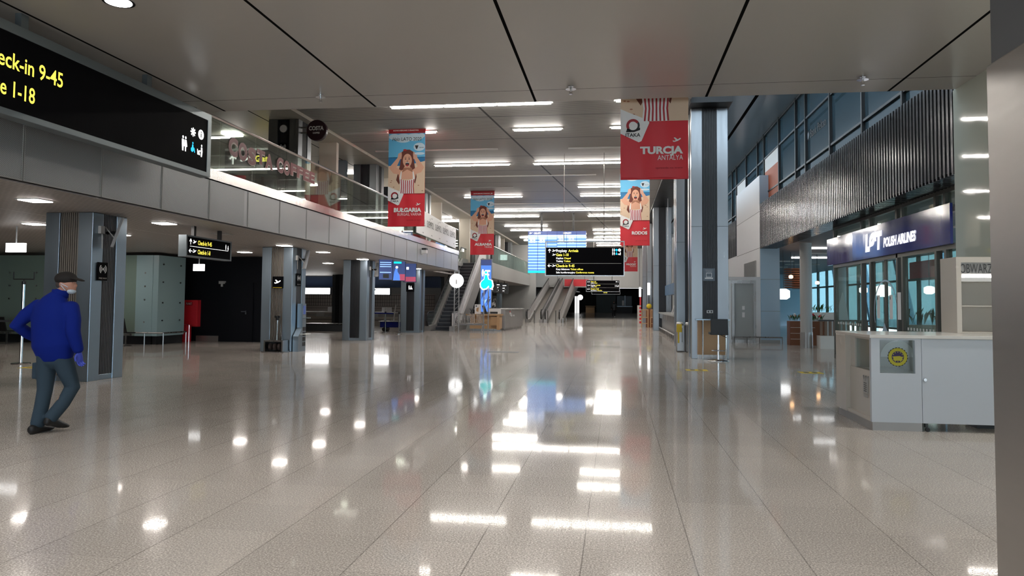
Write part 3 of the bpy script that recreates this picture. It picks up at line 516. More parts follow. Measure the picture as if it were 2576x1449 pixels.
# ================================================================== travel banners
def banner(label, x0, Y, z0, w, place, sub, zcut=7.0):
    """w wide, 2.67 w tall; everything printed on one hanging cloth"""
    H = 2.66*w; t = thing('hanging_banner', label, 'banner', (x0+w/2, Y, z0)); O = (x0, Y, z0); zt = min(z0+H, zcut); hv = (zt-z0)/w
    c = MB(); n = 14
    # cloth with soft folds, bottom hem slightly rippled
    vs = []; fs = []
    for i in range(n+1):
        for j in range(9):
            zz = z0+(zt-z0)*j/8; vs.append((x0+w*i/n, Y+.006*math.sin(i*1.3)*(1-j/8)+.012*math.sin(i*.9+j), zz))
    k = len(vs); vs += [(v[0], v[1]+.006, v[2]) for v in vs]
    for i in range(n):
        for j in range(8): a = i*9+j; fs.append((a, a+9, a+10, a+1)); fs.append((k+a, k+a+1, k+a+10, k+a+9))
    c.add(vs, fs, 'red').build('cloth', t, smooth=True)
    MB().cyl((x0-.03, Y+.004, zt), (x0+w+.03, Y+.004, zt), .018, 'stainless', n=10).cyl((x0, Y+.01, z0), (x0+w, Y+.01, z0), .02, 'red', n=10).build('rod', t)
    U, V = (w, 0, 0), (0, 0, w); O = (x0, Y-.024, z0); R = lambda b, a0, b0, a1, b1, m, l=0: b.rect(a0, b0, a1, min(b1, hv), O, U, V, m, .001, l) if b0 < hv-.001 else None
    P = lambda b, pts, m, l: b.poly(pts, O, U, V, m, .001, l) if max(p[1] for p in pts) <= hv else None
    D = lambda b, a, c_, ra, rb, m, l: b.disc(a, c_, ra, rb, O, U, V, m, .001, l, 24) if c_+rb <= hv else None
    q = MB(); T = lambda s, a, b, h, wd, m, l=.004, al='R', bo=.0, sh=0: q.text(s, a, b, h/w, O, U, V, m, wd=wd, align=al, bold=bo, lift=l, shear=sh) if b+h/w*1.2 < hv else None
    ph = MB()
    R(ph, 0, .86, 1, 1.7, 'p_sand'); R(ph, 0, 1.6, 1, 1.83, 'p_sea', .001); P(ph, [(.55, 1.55), (1, 1.55), (1, 1.72), (.55, 1.62)], 'p_sand', .002); R(ph, 0, 1.82, 1, 2.47, 'p_sky', .001)
    for ci, (a, b, ra, rb) in enumerate(((.15, 2.38, .145, .08), (.4, 2.34, .24, .12), (.7, 2.36, .24, .1), (.9, 2.4, .09, .06), (.84, 2.1, .155, .11), (.85, 1.92, .14, .035))): D(ph, a, b, ra, rb, 'p_cloud', .002+.0012*ci)
    if hv > 2.47: R(q, 0, 2.47, 1, 2.66, 'red_dark', .001)
    for i in range(16):   # footprints in the sand
        a, b = random.uniform(.04, .96), random.uniform(.9, 1.5)
        if not .2 < a < .8: D(ph, a, b, .022, .01, 'p_skin2', .002)
    # woman calling, seen to the waist
    P(ph, [(.32, 1.62), (.36, 1.96), (.45, 2.03), (.58, 2.03), (.68, 1.94), (.72, 1.6), (.78, 1.3), (.74, 1.12), (.62, 1.3), (.4, 1.3), (.3, 1.1), (.22, 1.22), (.27, 1.42)], 'p_hair', .003)
    P(ph, [(.02, 1.55), (.26, 1.83), (.33, 1.8), (.22, 1.56), (.36, 1.47), (.34, 1.36), (.14, 1.4)], 'p_skin', .004); P(ph, [(.98, 1.55), (.78, 1.83), (.7, 1.8), (.8, 1.58), (.64, 1.47), (.7, 1.36), (.9, 1.42)], 'p_skin', .004)
    for s in (-1, 1):
        for k_ in range(4): a = .52+s*(.26-.028*k_); P(ph, [(a-.012, 1.78), (a+.012, 1.78), (a+.014*1+s*-.02, 1.93+.015*k_), (a-.01+s*-.02, 1.93+.015*k_)], 'p_skin', .005)
    P(ph, [(.27, 1.45), (.42, 1.5), (.44, 1.58), (.6, 1.58), (.62, 1.5), (.77, 1.45), (.73, 1.24), (.31, 1.24)], 'p_skin', .0045); P(ph, [(.38, 1.42), (.52, 1.5), (.68, 1.42), (.64, 1.55), (.42, 1.55)], 'p_skin2', .005)
    D(ph, .52, 1.74, .125, .18, 'p_skin', .006); D(ph, .52, 1.645, .05, .06, 'p_black', .007); D(ph, .52, 1.615, .03, .022, 'p_stripe', .008); R(ph, .48, 1.675, .56, 1.69, 'p_white', .008)
    for s in (-1, 1): D(ph, .52+s*.05, 1.78, .022, .012, 'p_black', .007); P(ph, [(.52+s*.025, 1.815), (.52+s*.08, 1.82), (.52+s*.08, 1.83), (.52+s*.025, 1.828)], 'p_hair', .007)
    P(ph, [(.51, 1.71), (.535, 1.71), (.525, 1.77)], 'p_skin2', .007); P(ph, [(.38, 1.8), (.42, 1.95), (.52, 1.97), (.62, 1.95), (.66, 1.8), (.68, 1.97), (.58, 2.03), (.45, 2.03), (.36, 1.96)], 'p_hair', .0075)
    D(ph, .45, 2.02, .05, .025, 'p_stripe', .008)
    P(ph, [(.31, 1.26), (.4, 1.22), (.5, 1.2), (.6, 1.22), (.73, 1.26), (.7, 1.05), (.72, .86), (.32, .86), (.34, 1.05)], 'p_white', .008)
    P(ph, [(.31, 1.26), (.35, 1.45), (.37, 1.45), (.36, 1.24)], 'p_white', .008); P(ph, [(.73, 1.26), (.69, 1.45), (.67, 1.45), (.68, 1.24)], 'p_white', .008)
    for i in range(7): a = .345+.058*i; tp = 1.245-.04*math.sin((i+.5)/7*3.14); P(ph, [(a, .862), (a+.026, .862), (a+.026-(a-.52)*.1, 1.05), (a+.026, tp), (a, tp), (a-(a-.52)*.1, 1.05)], 'p_stripe', .009)
    ph.build('printed_picture', t)
    P(q, [(0, 1.055), (.12, 1.0), (.4, .88), (.43, .84), (.31, .56), (.27, .545), (0, .68)], 'p_white', .006)
    q.ring(.185, .8, .06, .1, O, U, V, 'red_dark', .001, .008, 30, 215); q.ring(.185, .8, .07, .1, O, U, V, 'p_black', .001, .008, 215, 390); P(q, [(.08, .7), (.17, .7), (.1, .76)], 'p_black', .008); P(q, [(.2, .7), (.29, .73), (.29, .77)], 'p_black', .008)
    T('ITAKA', .185, .63, .055*w, .22, 'p_black', .008, 'C', .02)
    q.poly([(.83+p[0]*.12, .57+p[1]*.12) for p in PLANE], O, U, V, 'p_white', .001, .004)
    T(place, .92, .37, .115*w, min(.75, .105*len(place)), 'p_white', bo=.05); sub and T(sub, .92, .27, .072*w, min(.65, .053*len(sub)), 'p_white')
    T('sprawdz na www', .92, .14, .028*w, .4, 'p_redtext')
    T('Halo', .1, 2.27, .09*w, .2, 'p_black', .01, 'L', 0, .25); T('LATO 2020', .9, 2.27, .09*w, .55, 'p_black', .01)
    if hv > 2.55: T('NOWE KIERUNKI Z KRAKOWA', .82, 2.53, .035*w, .7, 'p_white', bo=.03)
    hv > 2.6 and q.poly([(.89+p[0]*.09, 2.545+p[1]*.09) for p in PLANE], O, U, V, 'p_white', .001, .004); P(q, [(.72, 2.14), (.82, 2.14), (.79, 2.06), (.77, 2.03), (.75, 2.06)], 'p_black', .01); T('Krakow Airport', .97, 2.07, .03*w, .13, 'p_black', .01)
    q.build('lettering', t)
banner('red and blue beach holiday banner reading BULGARIA BURGAS, VARNA', -7.36, 23.0, 3.95, 1.22, 'BU\u0141GARIA', 'BURGAS, VARNA', 7.1)
banner('beach holiday banner reading ALBANIA TIRANA above the wood desk', -7.28, 36.2, 3.9, 1.2, 'ALBANIA', 'TIRANA', 7.1)
banner('large looking TURCJA ANTALYA beach holiday banner beside the tall steel column', .06, 13.6, 3.79, 1.22, 'TURCJA', 'ANTALYA', 7.1)
banner('beach holiday banner reading RODOS hung below the TURCJA one', .13, 30.8, 3.92, 1.2, 'RODOS', None, 7.1)
banner('beach holiday banner reading WLOCHY PALERMO, smallest of the red banners', .3, 55, 3.9, 1.2, 'W\u0141OCHY', 'PALERMO', 7.05)
# long white panel on the glass rail
t = thing('advertising_panel', 'long white SUEMPOL panel fixed on the balcony glass railing', 'sign', (-8.1, 32.9, 4.25))
pz = lambda y: 4.33-.42*(y-29.1)/7.4
MB().poly([(29.1, 4.33), (36.5, 4.22), (36.5, 5.2), (29.1, 5.38)], (-8.12, 0, 0), YU, ZU, 'white', .03).build('panel', t)
q = MB()
for i in range(5):
    y = 29.25+i*1.47; q.text('SUEMPOL', y, 4.72, .28, (-8.085, 0, 0), YU, ZU, 'dark_grey', wd=1.2); q.ring(y+.55, 5.1, .035, .05, (-8.085, 0, 0), YU, ZU, 'grey_light')
    for z in (4.42, 5.2):
        for dy in (0, .12): q.disc(y+.8+dy, z-(.04 if z > 5 else -.0), .025, .025, (-8.085, 0, 0), YU, ZU, 'black', n=8)
q.build('lettering', t)
q = thing('security_camera', 'small white camera on the grey balcony fascia under the long white panel', 'camera', (-8.1, 30.2, 3.6)); box('mount', -8.15, 30.05, 3.5, -8.1, 30.25, 3.72, 'white', q); MB().box(-8.1, 29.95, 3.55, -7.9, 30.2, 3.72, 'white').box(-8.09, 29.94, 3.68, -7.9, 30.21, 3.76, 'black').build('body', q)

# ================================================================== things fixed to the columns
def wifi(label, O, U, s, parent_name='radio_wave_sign'):
    t = thing(parent_name, label, 'sign', tuple(O)); U = Vector(U); V = Vector(ZU); N_ = U.cross(V)
    MB().poly([(0, 0), (s*.95, 0), (s*.95, s*1.25), (0, s*1.25)], Vector(O)-N_*.0, U, V, 'sign_black', .02).build('plate', t)
    q = MB(); c = (s*.475, s*.78); O2 = Vector(O)+N_*.021; q.disc(c[0], c[1], .09*s, .09*s, O2, U, V, 'white')
    for r in (.2, .33):
        q.ring(c[0], c[1], (r-.035)*s, (r+.03)*s, O2, U, V, 'white', a0=-52, a1=52); q.ring(c[0], c[1], (r-.035)*s, (r+.03)*s, O2, U, V, 'white', a0=128, a1=232)
    q.text('FREE WI-FI', s*.475, s*.1, s*.1, O2, U, V, 'offwhite', wd=s*.75, align='C'); q.build('lettering', t)
wifi('square radio wave sign on the column beside the man in blue', (-9.51, 12.4, 1.85), YU, .27)
wifi('square radio wave sign on the side of the shoe polisher column', (-9.51, 20.95, 1.95), YU, .3)
wifi('square radio wave sign high on the upper floor column', (-10.12, 20.9, 5.95), XU, .26)
t = thing('round_lamp', 'round pale disc light high on the upper floor column', 'lamp', (-9.99, 20.88, 6.62)); MB().cyl((-9.99, 20.86, 6.7), (-9.99, 20.9, 6.7), .11, 'white', n=24).build('disc', t); MB().cyl((-9.99, 20.87, 6.7), (-9.99, 20.9, 6.7), .125, 'steel', n=24).build('rim', t)
t = thing('plane_sign', 'black sign with white aeroplane on the shoe polisher column', 'sign', (-9.97, 20.7, 1.85)); box('plate', -10.12, 20.66, 1.87, -9.8, 20.699, 2.22, 'sign_black', t)
q = MB(); icon(q, 'plane', -9.96, 2.06, .2, (0, 20.657, 0), XU, ZU); q.rect(-10.1, 1.885, -9.82, 1.9, (0, 20.657, 0), XU, ZU, 'yellow'); q.build('pictogram', t)
t = thing('plane_sign', 'black sign with white symbols on the column by the escalator foot', 'sign', (-10, 35, 1.9)); box('plate', -10.2, 34.96, 2.0, -9.8, 34.999, 2.42, 'sign_black', t); q = MB(); icon(q, 'man', -10.05, 2.2, .2, (0, 34.957, 0), XU, ZU); icon(q, 'wheel', -9.95, 2.18, .2, (0, 34.957, 0), XU, ZU); q.build('pictogram', t)
t = thing('laptop_sign', 'dark sign with white laptop symbol on the steel column with wood panel', 'sign', (2.52, 21, 2.15)); box('plate', 2.36, 20.97, 2.15, 2.68, 21.0, 2.5, 'booth_blue', t)
q = MB(); O = (2.36, 20.968, 2.15); q.ring(0, 0, 0, .0001, O, XU, ZU, 'white', n=3)
for a in ((.08, .1, .24, .115), (.08, .21, .24, .225), (.08, .1, .095, .225), (.225, .1, .24, .225), (.05, .055, .27, .09)): q.rect(*a, O, XU, ZU, 'white')
q.text('MIEJSCE DO PRACY', .16, .29, .018, O, XU, ZU, 'white', wd=.2, align='C').text('Z LAPTOPEM', .16, .25, .018, O, XU, ZU, 'white', wd=.17, align='C'); q.build('pictogram', t)
t = thing('wall_socket', 'double white power socket on the steel column with wood panel', 'socket', (2.54, 21, 1.25)); box('plate', 2.46, 20.985, 1.26, 2.63, 20.999, 1.34, 'white', t)
MB().cyl((2.505, 20.98, 1.3), (2.505, 20.985, 1.3), .025, 'dark_grey').cyl((2.585, 20.98, 1.3), (2.585, 20.985, 1.3), .025, 'dark_grey').build('outlet', t)
t = thing('laptop_desk', 'narrow standing desk with wood front and steel top against the tall column', 'desk', (2.6, 20.85, 0)); box('panel', 2.2, 20.86, .12, 2.98, 20.98, 1.06, 'wood', t); box('top', 2.14, 20.6, 1.07, 3.03, 20.99, 1.1, 'steel_left', t); box('plinth', 2.2, 20.88, 0, 2.98, 20.98, .12, 'stainless', t)
for x in (2.32, 2.93): MB().cyl((x, 20.7, 0), (x, 20.7, 1.07), .02, 'chrome', n=10).build('leg', t)
# bar stool
t = thing('bar_stool', 'black square backed bar stool on a chrome pedestal before the wood panel', 'stool', (2.65, 20.2, 0)); sx, sy = 2.66, 20.2
MB().box(sx-.23, sy-.22, .7, sx+.23, sy+.2, .77, 'black').build('seat', t, bevel=.02); MB().poly([(-.22, .7), (.23, .7), (.22, 1.12), (-.22, 1.12)], (sx, sy-.2, 0), XU, ZU, 'black', .04).build('backrest', t, bevel=.01)
MB().cyl((sx, sy, .04), (sx, sy, .45), .03, 'chrome').cyl((sx, sy, .45), (sx, sy, .7), .02, 'chrome').build('pole', t); MB().loft([((sx, sy, 0), .29, .29), ((sx, sy, .02), .28, .28), ((sx, sy, .05), .06, .06)], 'chrome', 28).build('base', t, smooth=True)
q = MB()
for i in range(16):
    a, b_ = math.pi*1.5*i/15-2.4, math.pi*1.5*(i+1)/15-2.4
    if i < 15: q.cyl((sx+.17*math.cos(a), sy+.17*math.sin(a), .28), (sx+.17*math.cos(b_), sy+.17*math.sin(b_), .28), .012, 'chrome', n=8)
q.cyl((sx, sy, .28), (sx-.17, sy, .28), .01, 'chrome', n=8).cyl((sx, sy, .28), (sx+.12, sy-.12, .28), .01, 'chrome', n=8); q.build('footrest', t)
q = MB().cyl((sx+.05, sy-.02, .7), (sx+.2, sy-.12, .63), .008, 'black', n=6); q.build('lever', t)
# waste bins
for i, (x, y, l) in enumerate(((1.88, 23.85, 'brushed steel waste bin with yellow flap beside the tall column'), (2.14, 23.6, 'brushed steel waste bin with white bag rim against the tall column'))):
    t = thing('waste_bin', l, 'bin', (x+.1, y+.3, 0)); MB().box(x, y, .02, x+.22, y+.6, .84, 'stainless').build('body', t, bevel=.01)
    q = MB()
    if i == 0: q.box(x-.012, y-.012, .62, x+.15, y, .87, 'yellow').box(x+.02, y-.012, .28, x+.07, y, .62, 'yellow').box(x+.15, y-.015, .3, x+.165, y, .75, 'black')
    else: q.box(x+.03, y-.006, .25, x+.04, y, .8, 'dark_grey')
    q.build('flap', t); MB().loft([((x+.11, y+.3, .84), .105, .3), ((x+.11, y+.3, .9), .11, .31), ((x+.11, y+.3, .93), .09, .26)], 'white', 16).build('bag_rim', t, smooth=True)
# shoe polisher
t = thing('shoe_polisher', 'low black shoe polishing machine with upright handle at the column foot', 'machine', (-9.9, 20.45, 0)); q = MB()
q.box(-10.2, 20.22, 0, -9.55, 20.66, .03, 'stainless').box(-10.16, 20.28, .03, -10.12, 20.64, .33, 'stainless').box(-9.62, 20.28, .03, -9.58, 20.64, .33, 'stainless').box(-10.16, 20.28, .31, -9.58, 20.64, .35, 'stainless').box(-10.12, 20.6, .03, -9.62, 20.64, .31, 'black'); q.build('housing', t)
for x in (-10.0, -9.86, -9.72): MB().loft([((x-.05, 20.4, .16), .06, .06), ((x-.03, 20.4, .16), .1, .1), ((x+.03, 20.4, .16), .1, .1), ((x+.05, 20.4, .16), .06, .06)], 'hair', 14).build('brush', t)
MB().cyl((-9.87, 20.5, .35), (-9.86, 20.5, 1.0), .022, 'chrome').build('pole', t); MB().cyl((-9.86, 20.5, .93), (-9.86, 20.5, 1.05), .045, 'black').box(-9.93, 20.47, 1.0, -9.78, 20.53, 1.06, 'black').build('handle', t)
MB().cyl((-9.74, 20.55, .35), (-9.82, 20.6, .8), .009, 'chrome', n=6).build('spray_hose', t)
# charging machine on the column side
t = thing('charging_machine', 'slim grey charging machine with dark screens on the column side', 'machine', (-9.4, 21.0, 0)); MB().poly([(20.78, 0), (21.3, 0), (21.3, 1.42), (21.05, 1.42), (21.05, .7), (20.78, .45)], (-9.5, 0, 0), YU, ZU, 'steel_left', .17).build('body', t)
q = MB(); q.rect(21.1, 1.1, 21.26, 1.36, (-9.329, 0, 0), YU, ZU, 'screen_dark'); 
for i in range(4): q.rect(21.08, .15+.15*i, 21.17, .27+.15*i, (-9.329, 0, 0), YU, ZU, 'black').rect(21.19, .15+.15*i, 21.28, .27+.15*i, (-9.329, 0, 0), YU, ZU, 'black')
q.build('screen', t); box('shelf', -9.33, 21.05, .98, -9.18, 21.3, 1.0, 'steel_left', t); box('shelf', -9.33, 20.9, .5, -9.15, 21.28, .52, 'white', t)
# tilted monitors on column sides
for i, (y, l) in enumerate(((12.45, 'thin tilted monitor bracketed on the column beside the man'), (20.95, 'thin tilted monitor bracketed on the shoe polisher column'), (27.6, 'thin tilted monitor bracketed on the column before the hanging screens'))):
    t = thing('column_monitor', l, 'screen', (-9.4, y+.3, 2.5)); dv = Vector((-.59, .81, 0))*.19; nv = Vector((.81, .59, 0))*.022; pa, pb = Vector((-9.27, y+.28, 3.03)), Vector((-9.27, y+.0, 2.46)); vs = [p+sg*dv+sn*nv for p in (pa, pb) for sg, sn in ((-1, -1), (1, -1), (1, 1), (-1, 1))]
    MB().add(vs, [(0, 1, 2, 3), (7, 6, 5, 4), (0, 4, 5, 1), (1, 5, 6, 2), (2, 6, 7, 3), (3, 7, 4, 0)], 'grey_paint').build('screen', t)
    MB().cyl((-9.519, y+.2, 2.75), (-9.29, y+.14, 2.75), .03, 'black').cyl((-9.519, y+.15, 2.85), (-9.3, y+.14, 2.62), .012, 'grey_light', n=6).build('bracket', t); MB().cyl((-9.49, y+.02, 2.78), (-9.5, y+.05, 2.45), .01, 'grey_light', n=6).box(-9.519, y-.05, 2.72, -9.46, y+.05, 2.86, 'grey_light').build('cable', t)
# hanging portrait screens under the balcony edge
for i, (x, y, l, ms) in enumerate(((-8.75, 27.2, 'hanging portrait screen with blue text panels, first of three under the balcony edge', ('screen_dark', 'screen_light')), (-8.6, 28.4, 'hanging portrait screen showing a bright blue figure, middle of three', ('screen_dark', 'screen_blue')), (-8.6, 30.0, 'hanging portrait screen with a pink street scene, last of three', ('screen_dark', 'screen_red')))):
    t = thing('hanging_screen', l, 'screen', (x, y, 2.3)); q = MB().box(-.27, -.04, .02, .27, .04, .82, 'black'); q.v = [(v[0]+x, v[1]+y, v[2]+2.3) for v in q.v]; q.build('case', t); O = (x, y-.042, 2.3); q = MB().rect(-.25, .04, .25, .8, O, XU, ZU, ms[0])
    if i == 0:
        for z in (.68, .6, .52, .3): q.rect(-.22, z, .2, z+.035, O, XU, ZU, 'screen_light', lift=.002)
        q.rect(-.1, .1, .12, .26, O, XU, ZU, 'dark_grey', lift=.002)
    if i == 1: q.poly([(-.22, .05), (.05, .05), (.04, .25), (-.05, .4), (-.05, .55), (-.12, .55), (-.18, .38)], O, XU, ZU, 'screen_blue', lift=.002).disc(-.08, .57, .05, .05, O, XU, ZU, 'screen_white', lift=.004).rect(-.2, .72, .1, .79, O, XU, ZU, 'screen_cyan', lift=.002).rect(-.1, .05, .24, .3, O, XU, ZU, 'screen_red', lift=.001)
    if i == 2: q.rect(-.24, .05, .24, .25, O, XU, ZU, 'screen_red', lift=.001).rect(-.15, .55, -.05, .66, O, XU, ZU, 'screen_white', lift=.002)
    q.build('display', t); MB().cyl((x-.15, y, 3.1), (x-.15, y, 3.12), .05, 'black').box(x-.18, y-.03, 3.12, x-.12, y+.03, 3.12, 'black').cyl((x-.15, y, 3.12), (x-.15, y, 3.099), .03, 'black').build('mount', t); t.rotation_euler.z = .35

# ================================================================== behind on the ground floor, balcony side
t = thing('fire_cabinet', 'red fire hose cabinet with pale label on the black wall', 'cabinet', (-15.5, 25.2, .53)); box('body', -15.9, 25.1, .53, -15.16, 25.299, 1.5, 'red', t); fd = box('door', -15.88, 25.07, .56, -15.19, 25.1, 1.47, 'red', t, .006)
MB().rect(-15.83, 1.38, -15.7, 1.44, (0, 25.07, 0), XU, ZU, 'yellow').rect(-15.62, 1.3, -15.35, 1.43, (0, 25.07, 0), XU, ZU, 'red_dark').text('PUNKT', -15.6, 1.33, .075, (0, 25.066, 0), XU, ZU, 'white', wd=.22).build('label_plate', fd)
t = thing('vending_stand', 'red and white upright advertising stand beside the fire cabinet', 'stand', (-15.7, 24.8, 0)); box('base', -15.75, 24.62, 0, -15.3, 24.95, .62, 'red', t); box('column', -16.0, 24.75, .62, -15.6, 24.95, 1.75, 'red', t)
MB().rect(-15.95, .8, -15.66, 1.5, (0, 24.748, 0), XU, ZU, 'white').disc(-15.78, .98, .07, .07, (0, 24.745, 0), XU, ZU, 'dark_grey').rect(-15.85, 1.2, -15.7, 1.24, (0, 24.745, 0), XU, ZU, 'dark_grey').rect(-15.68, .3, -15.66, .36, (0, 24.617, 0), XU, ZU, 'white').rect(-15.62, .3, -15.38, .35, (0, 24.617, 0), XU, ZU, 'white').build('lettering', t)
MB().cyl((-15.2, 24.65, 0), (-15.2, 24.65, .6), .012, 'chrome', n=8).cyl((-15.2, 24.65, .6), (-15.3, 24.65, .62), .012, 'chrome', n=8).build('hoop', t)
def trail(n, lab, pts, h):
    t = thing(n, lab, 'guard rail', (pts[0][0], pts[0][1], 0)); q = MB()
    for a, b_ in zip(pts[:-1], pts[1:]): q.cyl((a[0], a[1], h), (b_[0], b_[1], h), .025, 'stainless', n=10)
    q.build('rail', t)
    for p in pts+[((pts[0][0]+pts[1][0])/2, (pts[0][1]+pts[1][1])/2)]: MB().cyl((p[0], p[1], 0), (p[0], p[1], h), .02, 'stainless', n=8).build('post', t)
trail('bumper_rail', 'low steel bumper rail round the corner of the green wall', [(-16.2, 22.6), (-14.85, 22.6), (-14.85, 23.9)], .4)
trail('bumper_rail', 'low steel bumper rail in front of the frosted doors and white block', [(4.55, 29.85), (5.5, 29.85), (6.35, 29.85)], .24)
trail('bumper_rail', 'low steel bumper rail beside the white kiosk corner', [(5.2, 15.3), (5.5, 15.9)], .38)
def bench(x, y, n, lab, m='black'):
    t = thing('waiting_bench', lab, 'bench', (x, y, 0)); box('beam', x, y-.03, .34, x+n*.6, y+.03, .4, 'stainless', t)
    for i in range(n): MB().poly([(0, .42), (.46, .4), (.48, .43), (.04, .46), (-.1, .9), (-.14, .89)], (x+i*.6+.05, y-.2, 0), YU, ZU, m, .5).build('seat', t)
    for xx in (x+.2, x+n*.6-.2): MB().box(xx-.02, y-.28, 0, xx+.02, y+.28, .03, 'stainless').box(xx-.02, y-.02, .03, xx+.02, y+.02, .34, 'stainless').build('leg', t)
bench(-21.6, 21.9, 3, 'row of dark waiting seats along the green wall beyond the man'); bench(-17.9, 21.9, 4, 'row of dark waiting seats under the swirling emblem')
# tall stanchion with sign fork by the man
t = thing('sign_stanchion', 'tall chrome stanchion with empty sign fork beside the man', 'stanchion', (-13.61, 15.33, 0)); MB().loft([((-13.61, 15.33, 0), .2, .2), ((-13.61, 15.33, .02), .19, .19), ((-13.61, 15.33, .035), .05, .05)], 'chrome', 24).build('base', t)
MB().cyl((-13.61, 15.33, .02), (-13.61, 15.33, 1.86), .032, 'chrome').build('pole', t); MB().cyl((-13.61, 15.33, 1.83), (-13.61, 15.33, 1.9), .045, 'black').build('cap', t)
MB().cyl((-13.88, 15.33, 1.95), (-13.35, 15.33, 1.95), .012, 'black', n=8).cyl((-13.88, 15.33, 1.95), (-13.88, 15.33, 2.12), .012, 'black', n=8).cyl((-13.35, 15.33, 1.95), (-13.35, 15.33, 2.12), .012, 'black', n=8).cyl((-13.61, 15.33, 1.9), (-13.61, 15.33, 1.95), .012, 'black', n=8).build('sign_fork', t)
q = MB().poly([(0, -.02), (0, .03), (1.66, .02), (1.66, -.03)], (-15.36, 15.97, .97), (1, -.37, 0), ZU, 'dark_grey', .004); tag(q.build('barrier_belt'), 'dark barrier belt reaching the tall chrome stanchion', 'belt')
t = thing('belt_post', 'chrome belt post hidden half out of the picture past the man', 'stanchion', (-15.4, 16.0, 0)); MB().cyl((-15.4, 16.0, 0), (-15.4, 16.0, 1.0), .03, 'chrome').build('pole', t); MB().cyl((-15.4, 16.0, 0), (-15.4, 16.0, .03), .18, 'chrome').build('base', t)
# check-in hall seen between the columns
struct(box('wall_checkin', -25.7, 46, 0, -11, 46.2, 3.1, 'grey_light')); struct(box('wall_checkin', -25.7, 45.2, 2.4, -11, 46, 3.1, 'blue_gloss'))
tl = MB().box(-21, 45.9, .7, -11.5, 45.95, 2.0, 'tile_pale')
for i in range(62): tl.box(-21+i*.155, 45.88, 1.2, -20.985+i*.155, 45.9, 1.9, 'grout')
for z in (.85, 1.05, 1.2, 1.42, 1.65, 1.9): tl.box(-21, 45.87, z, -11.5, 45.9, z+.02, 'grout')
struct(tl.build('wall_tiles'))
for i, (x0, x1, l) in enumerate(((-20.1, -18.15, 'long glowing white light box over the check-in tiles, seen right after the shoe polisher column'), (-15.7, -14.2, 'glowing white light box with small red label over the check-in tiles'))):
    t = thing('light_box', ['long glowing white light box over the check-in tiles by the shoe polisher column', 'glowing white light box with a small red label over the check-in tiles'][i], 'light', ((x0+x1)/2, 45.1, 1.95)); box('case', x0-.03, 45.0, 1.93, x1+.03, 45.2, 2.36, 'dark_grey', t); box('diffuser', x0, 44.97, 1.96, x1, 45.0, 2.33, 'case_lit', t)
    if i: MB().rect(x0+.1, 2.2, x0+.35, 2.3, (0, 44.968, 0), XU, ZU, 'red').rect(x0+.35, 2.2, x0+.6, 2.3, (0, 44.968, 0), XU, ZU, 'dark_grey').build('label_plate', t)
for i, (x, l) in enumerate(((-19.6, 'pale check-in belt desk under the long light box'), (-16.1, 'pale check-in belt desk under the light box with red label'))):
    t = thing('checkin_desk', l, 'desk', (x+1, 44, 0)); box('counter', x, 43.8, 0, x+2.6, 44.6, .55, 'kiosk_cream', t); box('top', x, 43.75, .8, x+2.6, 44.6, .86, 'white', t); box('belt', x+.2, 43.7, .35, x+2.4, 43.8, .4, 'rib_warm', t); box('upright', x+1.0, 44, .55, x+1.5, 44.2, .8, 'white', t); box('monitor', x+1.7, 44.1, .86, x+2.3, 44.2, 1.15, 'white', t)
q = box('weighing_bench', -15.6, 35.3, 0, -13.4, 36.4, .35, 'dark_grey'); tag(q, 'low dark weighing bench with steel edge between two grey columns', 'bench'); box('steel_edge', -15.6, 35.28, .35, -13.4, 36.4, .38, 'stainless', q)
column(-16.95, -16.3, 42.4, 43.05, 0, 3.095, 'dark column among the check-in desks', 'dark_grey', 'rib_dark')
# belt barrier and cleaning trolley by the escalator column
for i, (x, y) in enumerate(((-11.6, 34.3), (-11.2, 34.9), (-10.0, 33.2))):
    t = thing('belt_post', 'black topped belt post beside the blue cleaning trolley, %s' % ['first', 'middle', 'close to the column'][i], 'stanchion', (x, y, 0)); MB().cyl((x, y, 0), (x, y, .95), .03, 'stainless', n=10).build('pole', t); MB().cyl((x, y, 0), (x, y, .03), .15, 'stainless').build('base', t); MB().cyl((x, y, .93), (x, y, 1.02), .05, 'black', n=10).build('cap', t)
tag(MB().poly([(.06, -.025), (1.3, -.025), (1.3, .025), (.06, .025)], (-11.6, 34.2, .95), (1.0, -.69, 0), ZU, 'navy', .004).build('barrier_belt'), 'blue belt stretched between the posts by the trolley', 'belt')
t = thing('cleaning_trolley', 'blue cleaning trolley with upright handles past the belt posts', 'trolley', (-11.3, 36.5, 0)); box('deck', -11.9, 36.2, .2, -10.6, 36.9, .48, 'navy', t); box('frame', -11.95, 36.15, .48, -10.55, 36.95, .52, 'grey_paint', t)
for x, z in ((-11.8, 1.2), (-11.3, 1.35), (-10.9, 1.0)): MB().cyl((x, 36.5, .52), (x+.12, 36.5, z), .03, 'grey_light', n=8).build('handle', t)
for x in (-11.7, -10.8): MB().cyl((x, 36.2, .1), (x, 36.9, .1), .1, 'black', n=12).build('wheel', t)
t = thing('red_banner_stand', 'red poster stand with a standing figure just behind the escalator column', 'banner', (-10.2, 38.6, 0)); box('panel', -10.95, 38.55, .1, -10.45, 38.6, 2.6, 'green_edge', t); MB().poly([(-10.9, .2), (-10.6, .2), (-10.55, 1.9), (-10.62, 2.3), (-10.75, 2.35), (-10.85, 1.8)], (0, 38.545, 0), XU, ZU, 'red').rect(-10.72, 1.2, -10.6, 1.5, (0, 38.54, 0), XU, ZU, 'p_cloud').build('printed_figure', t); box('foot', -11, 38.4, 0, -10.4, 38.7, .1, 'black', t)

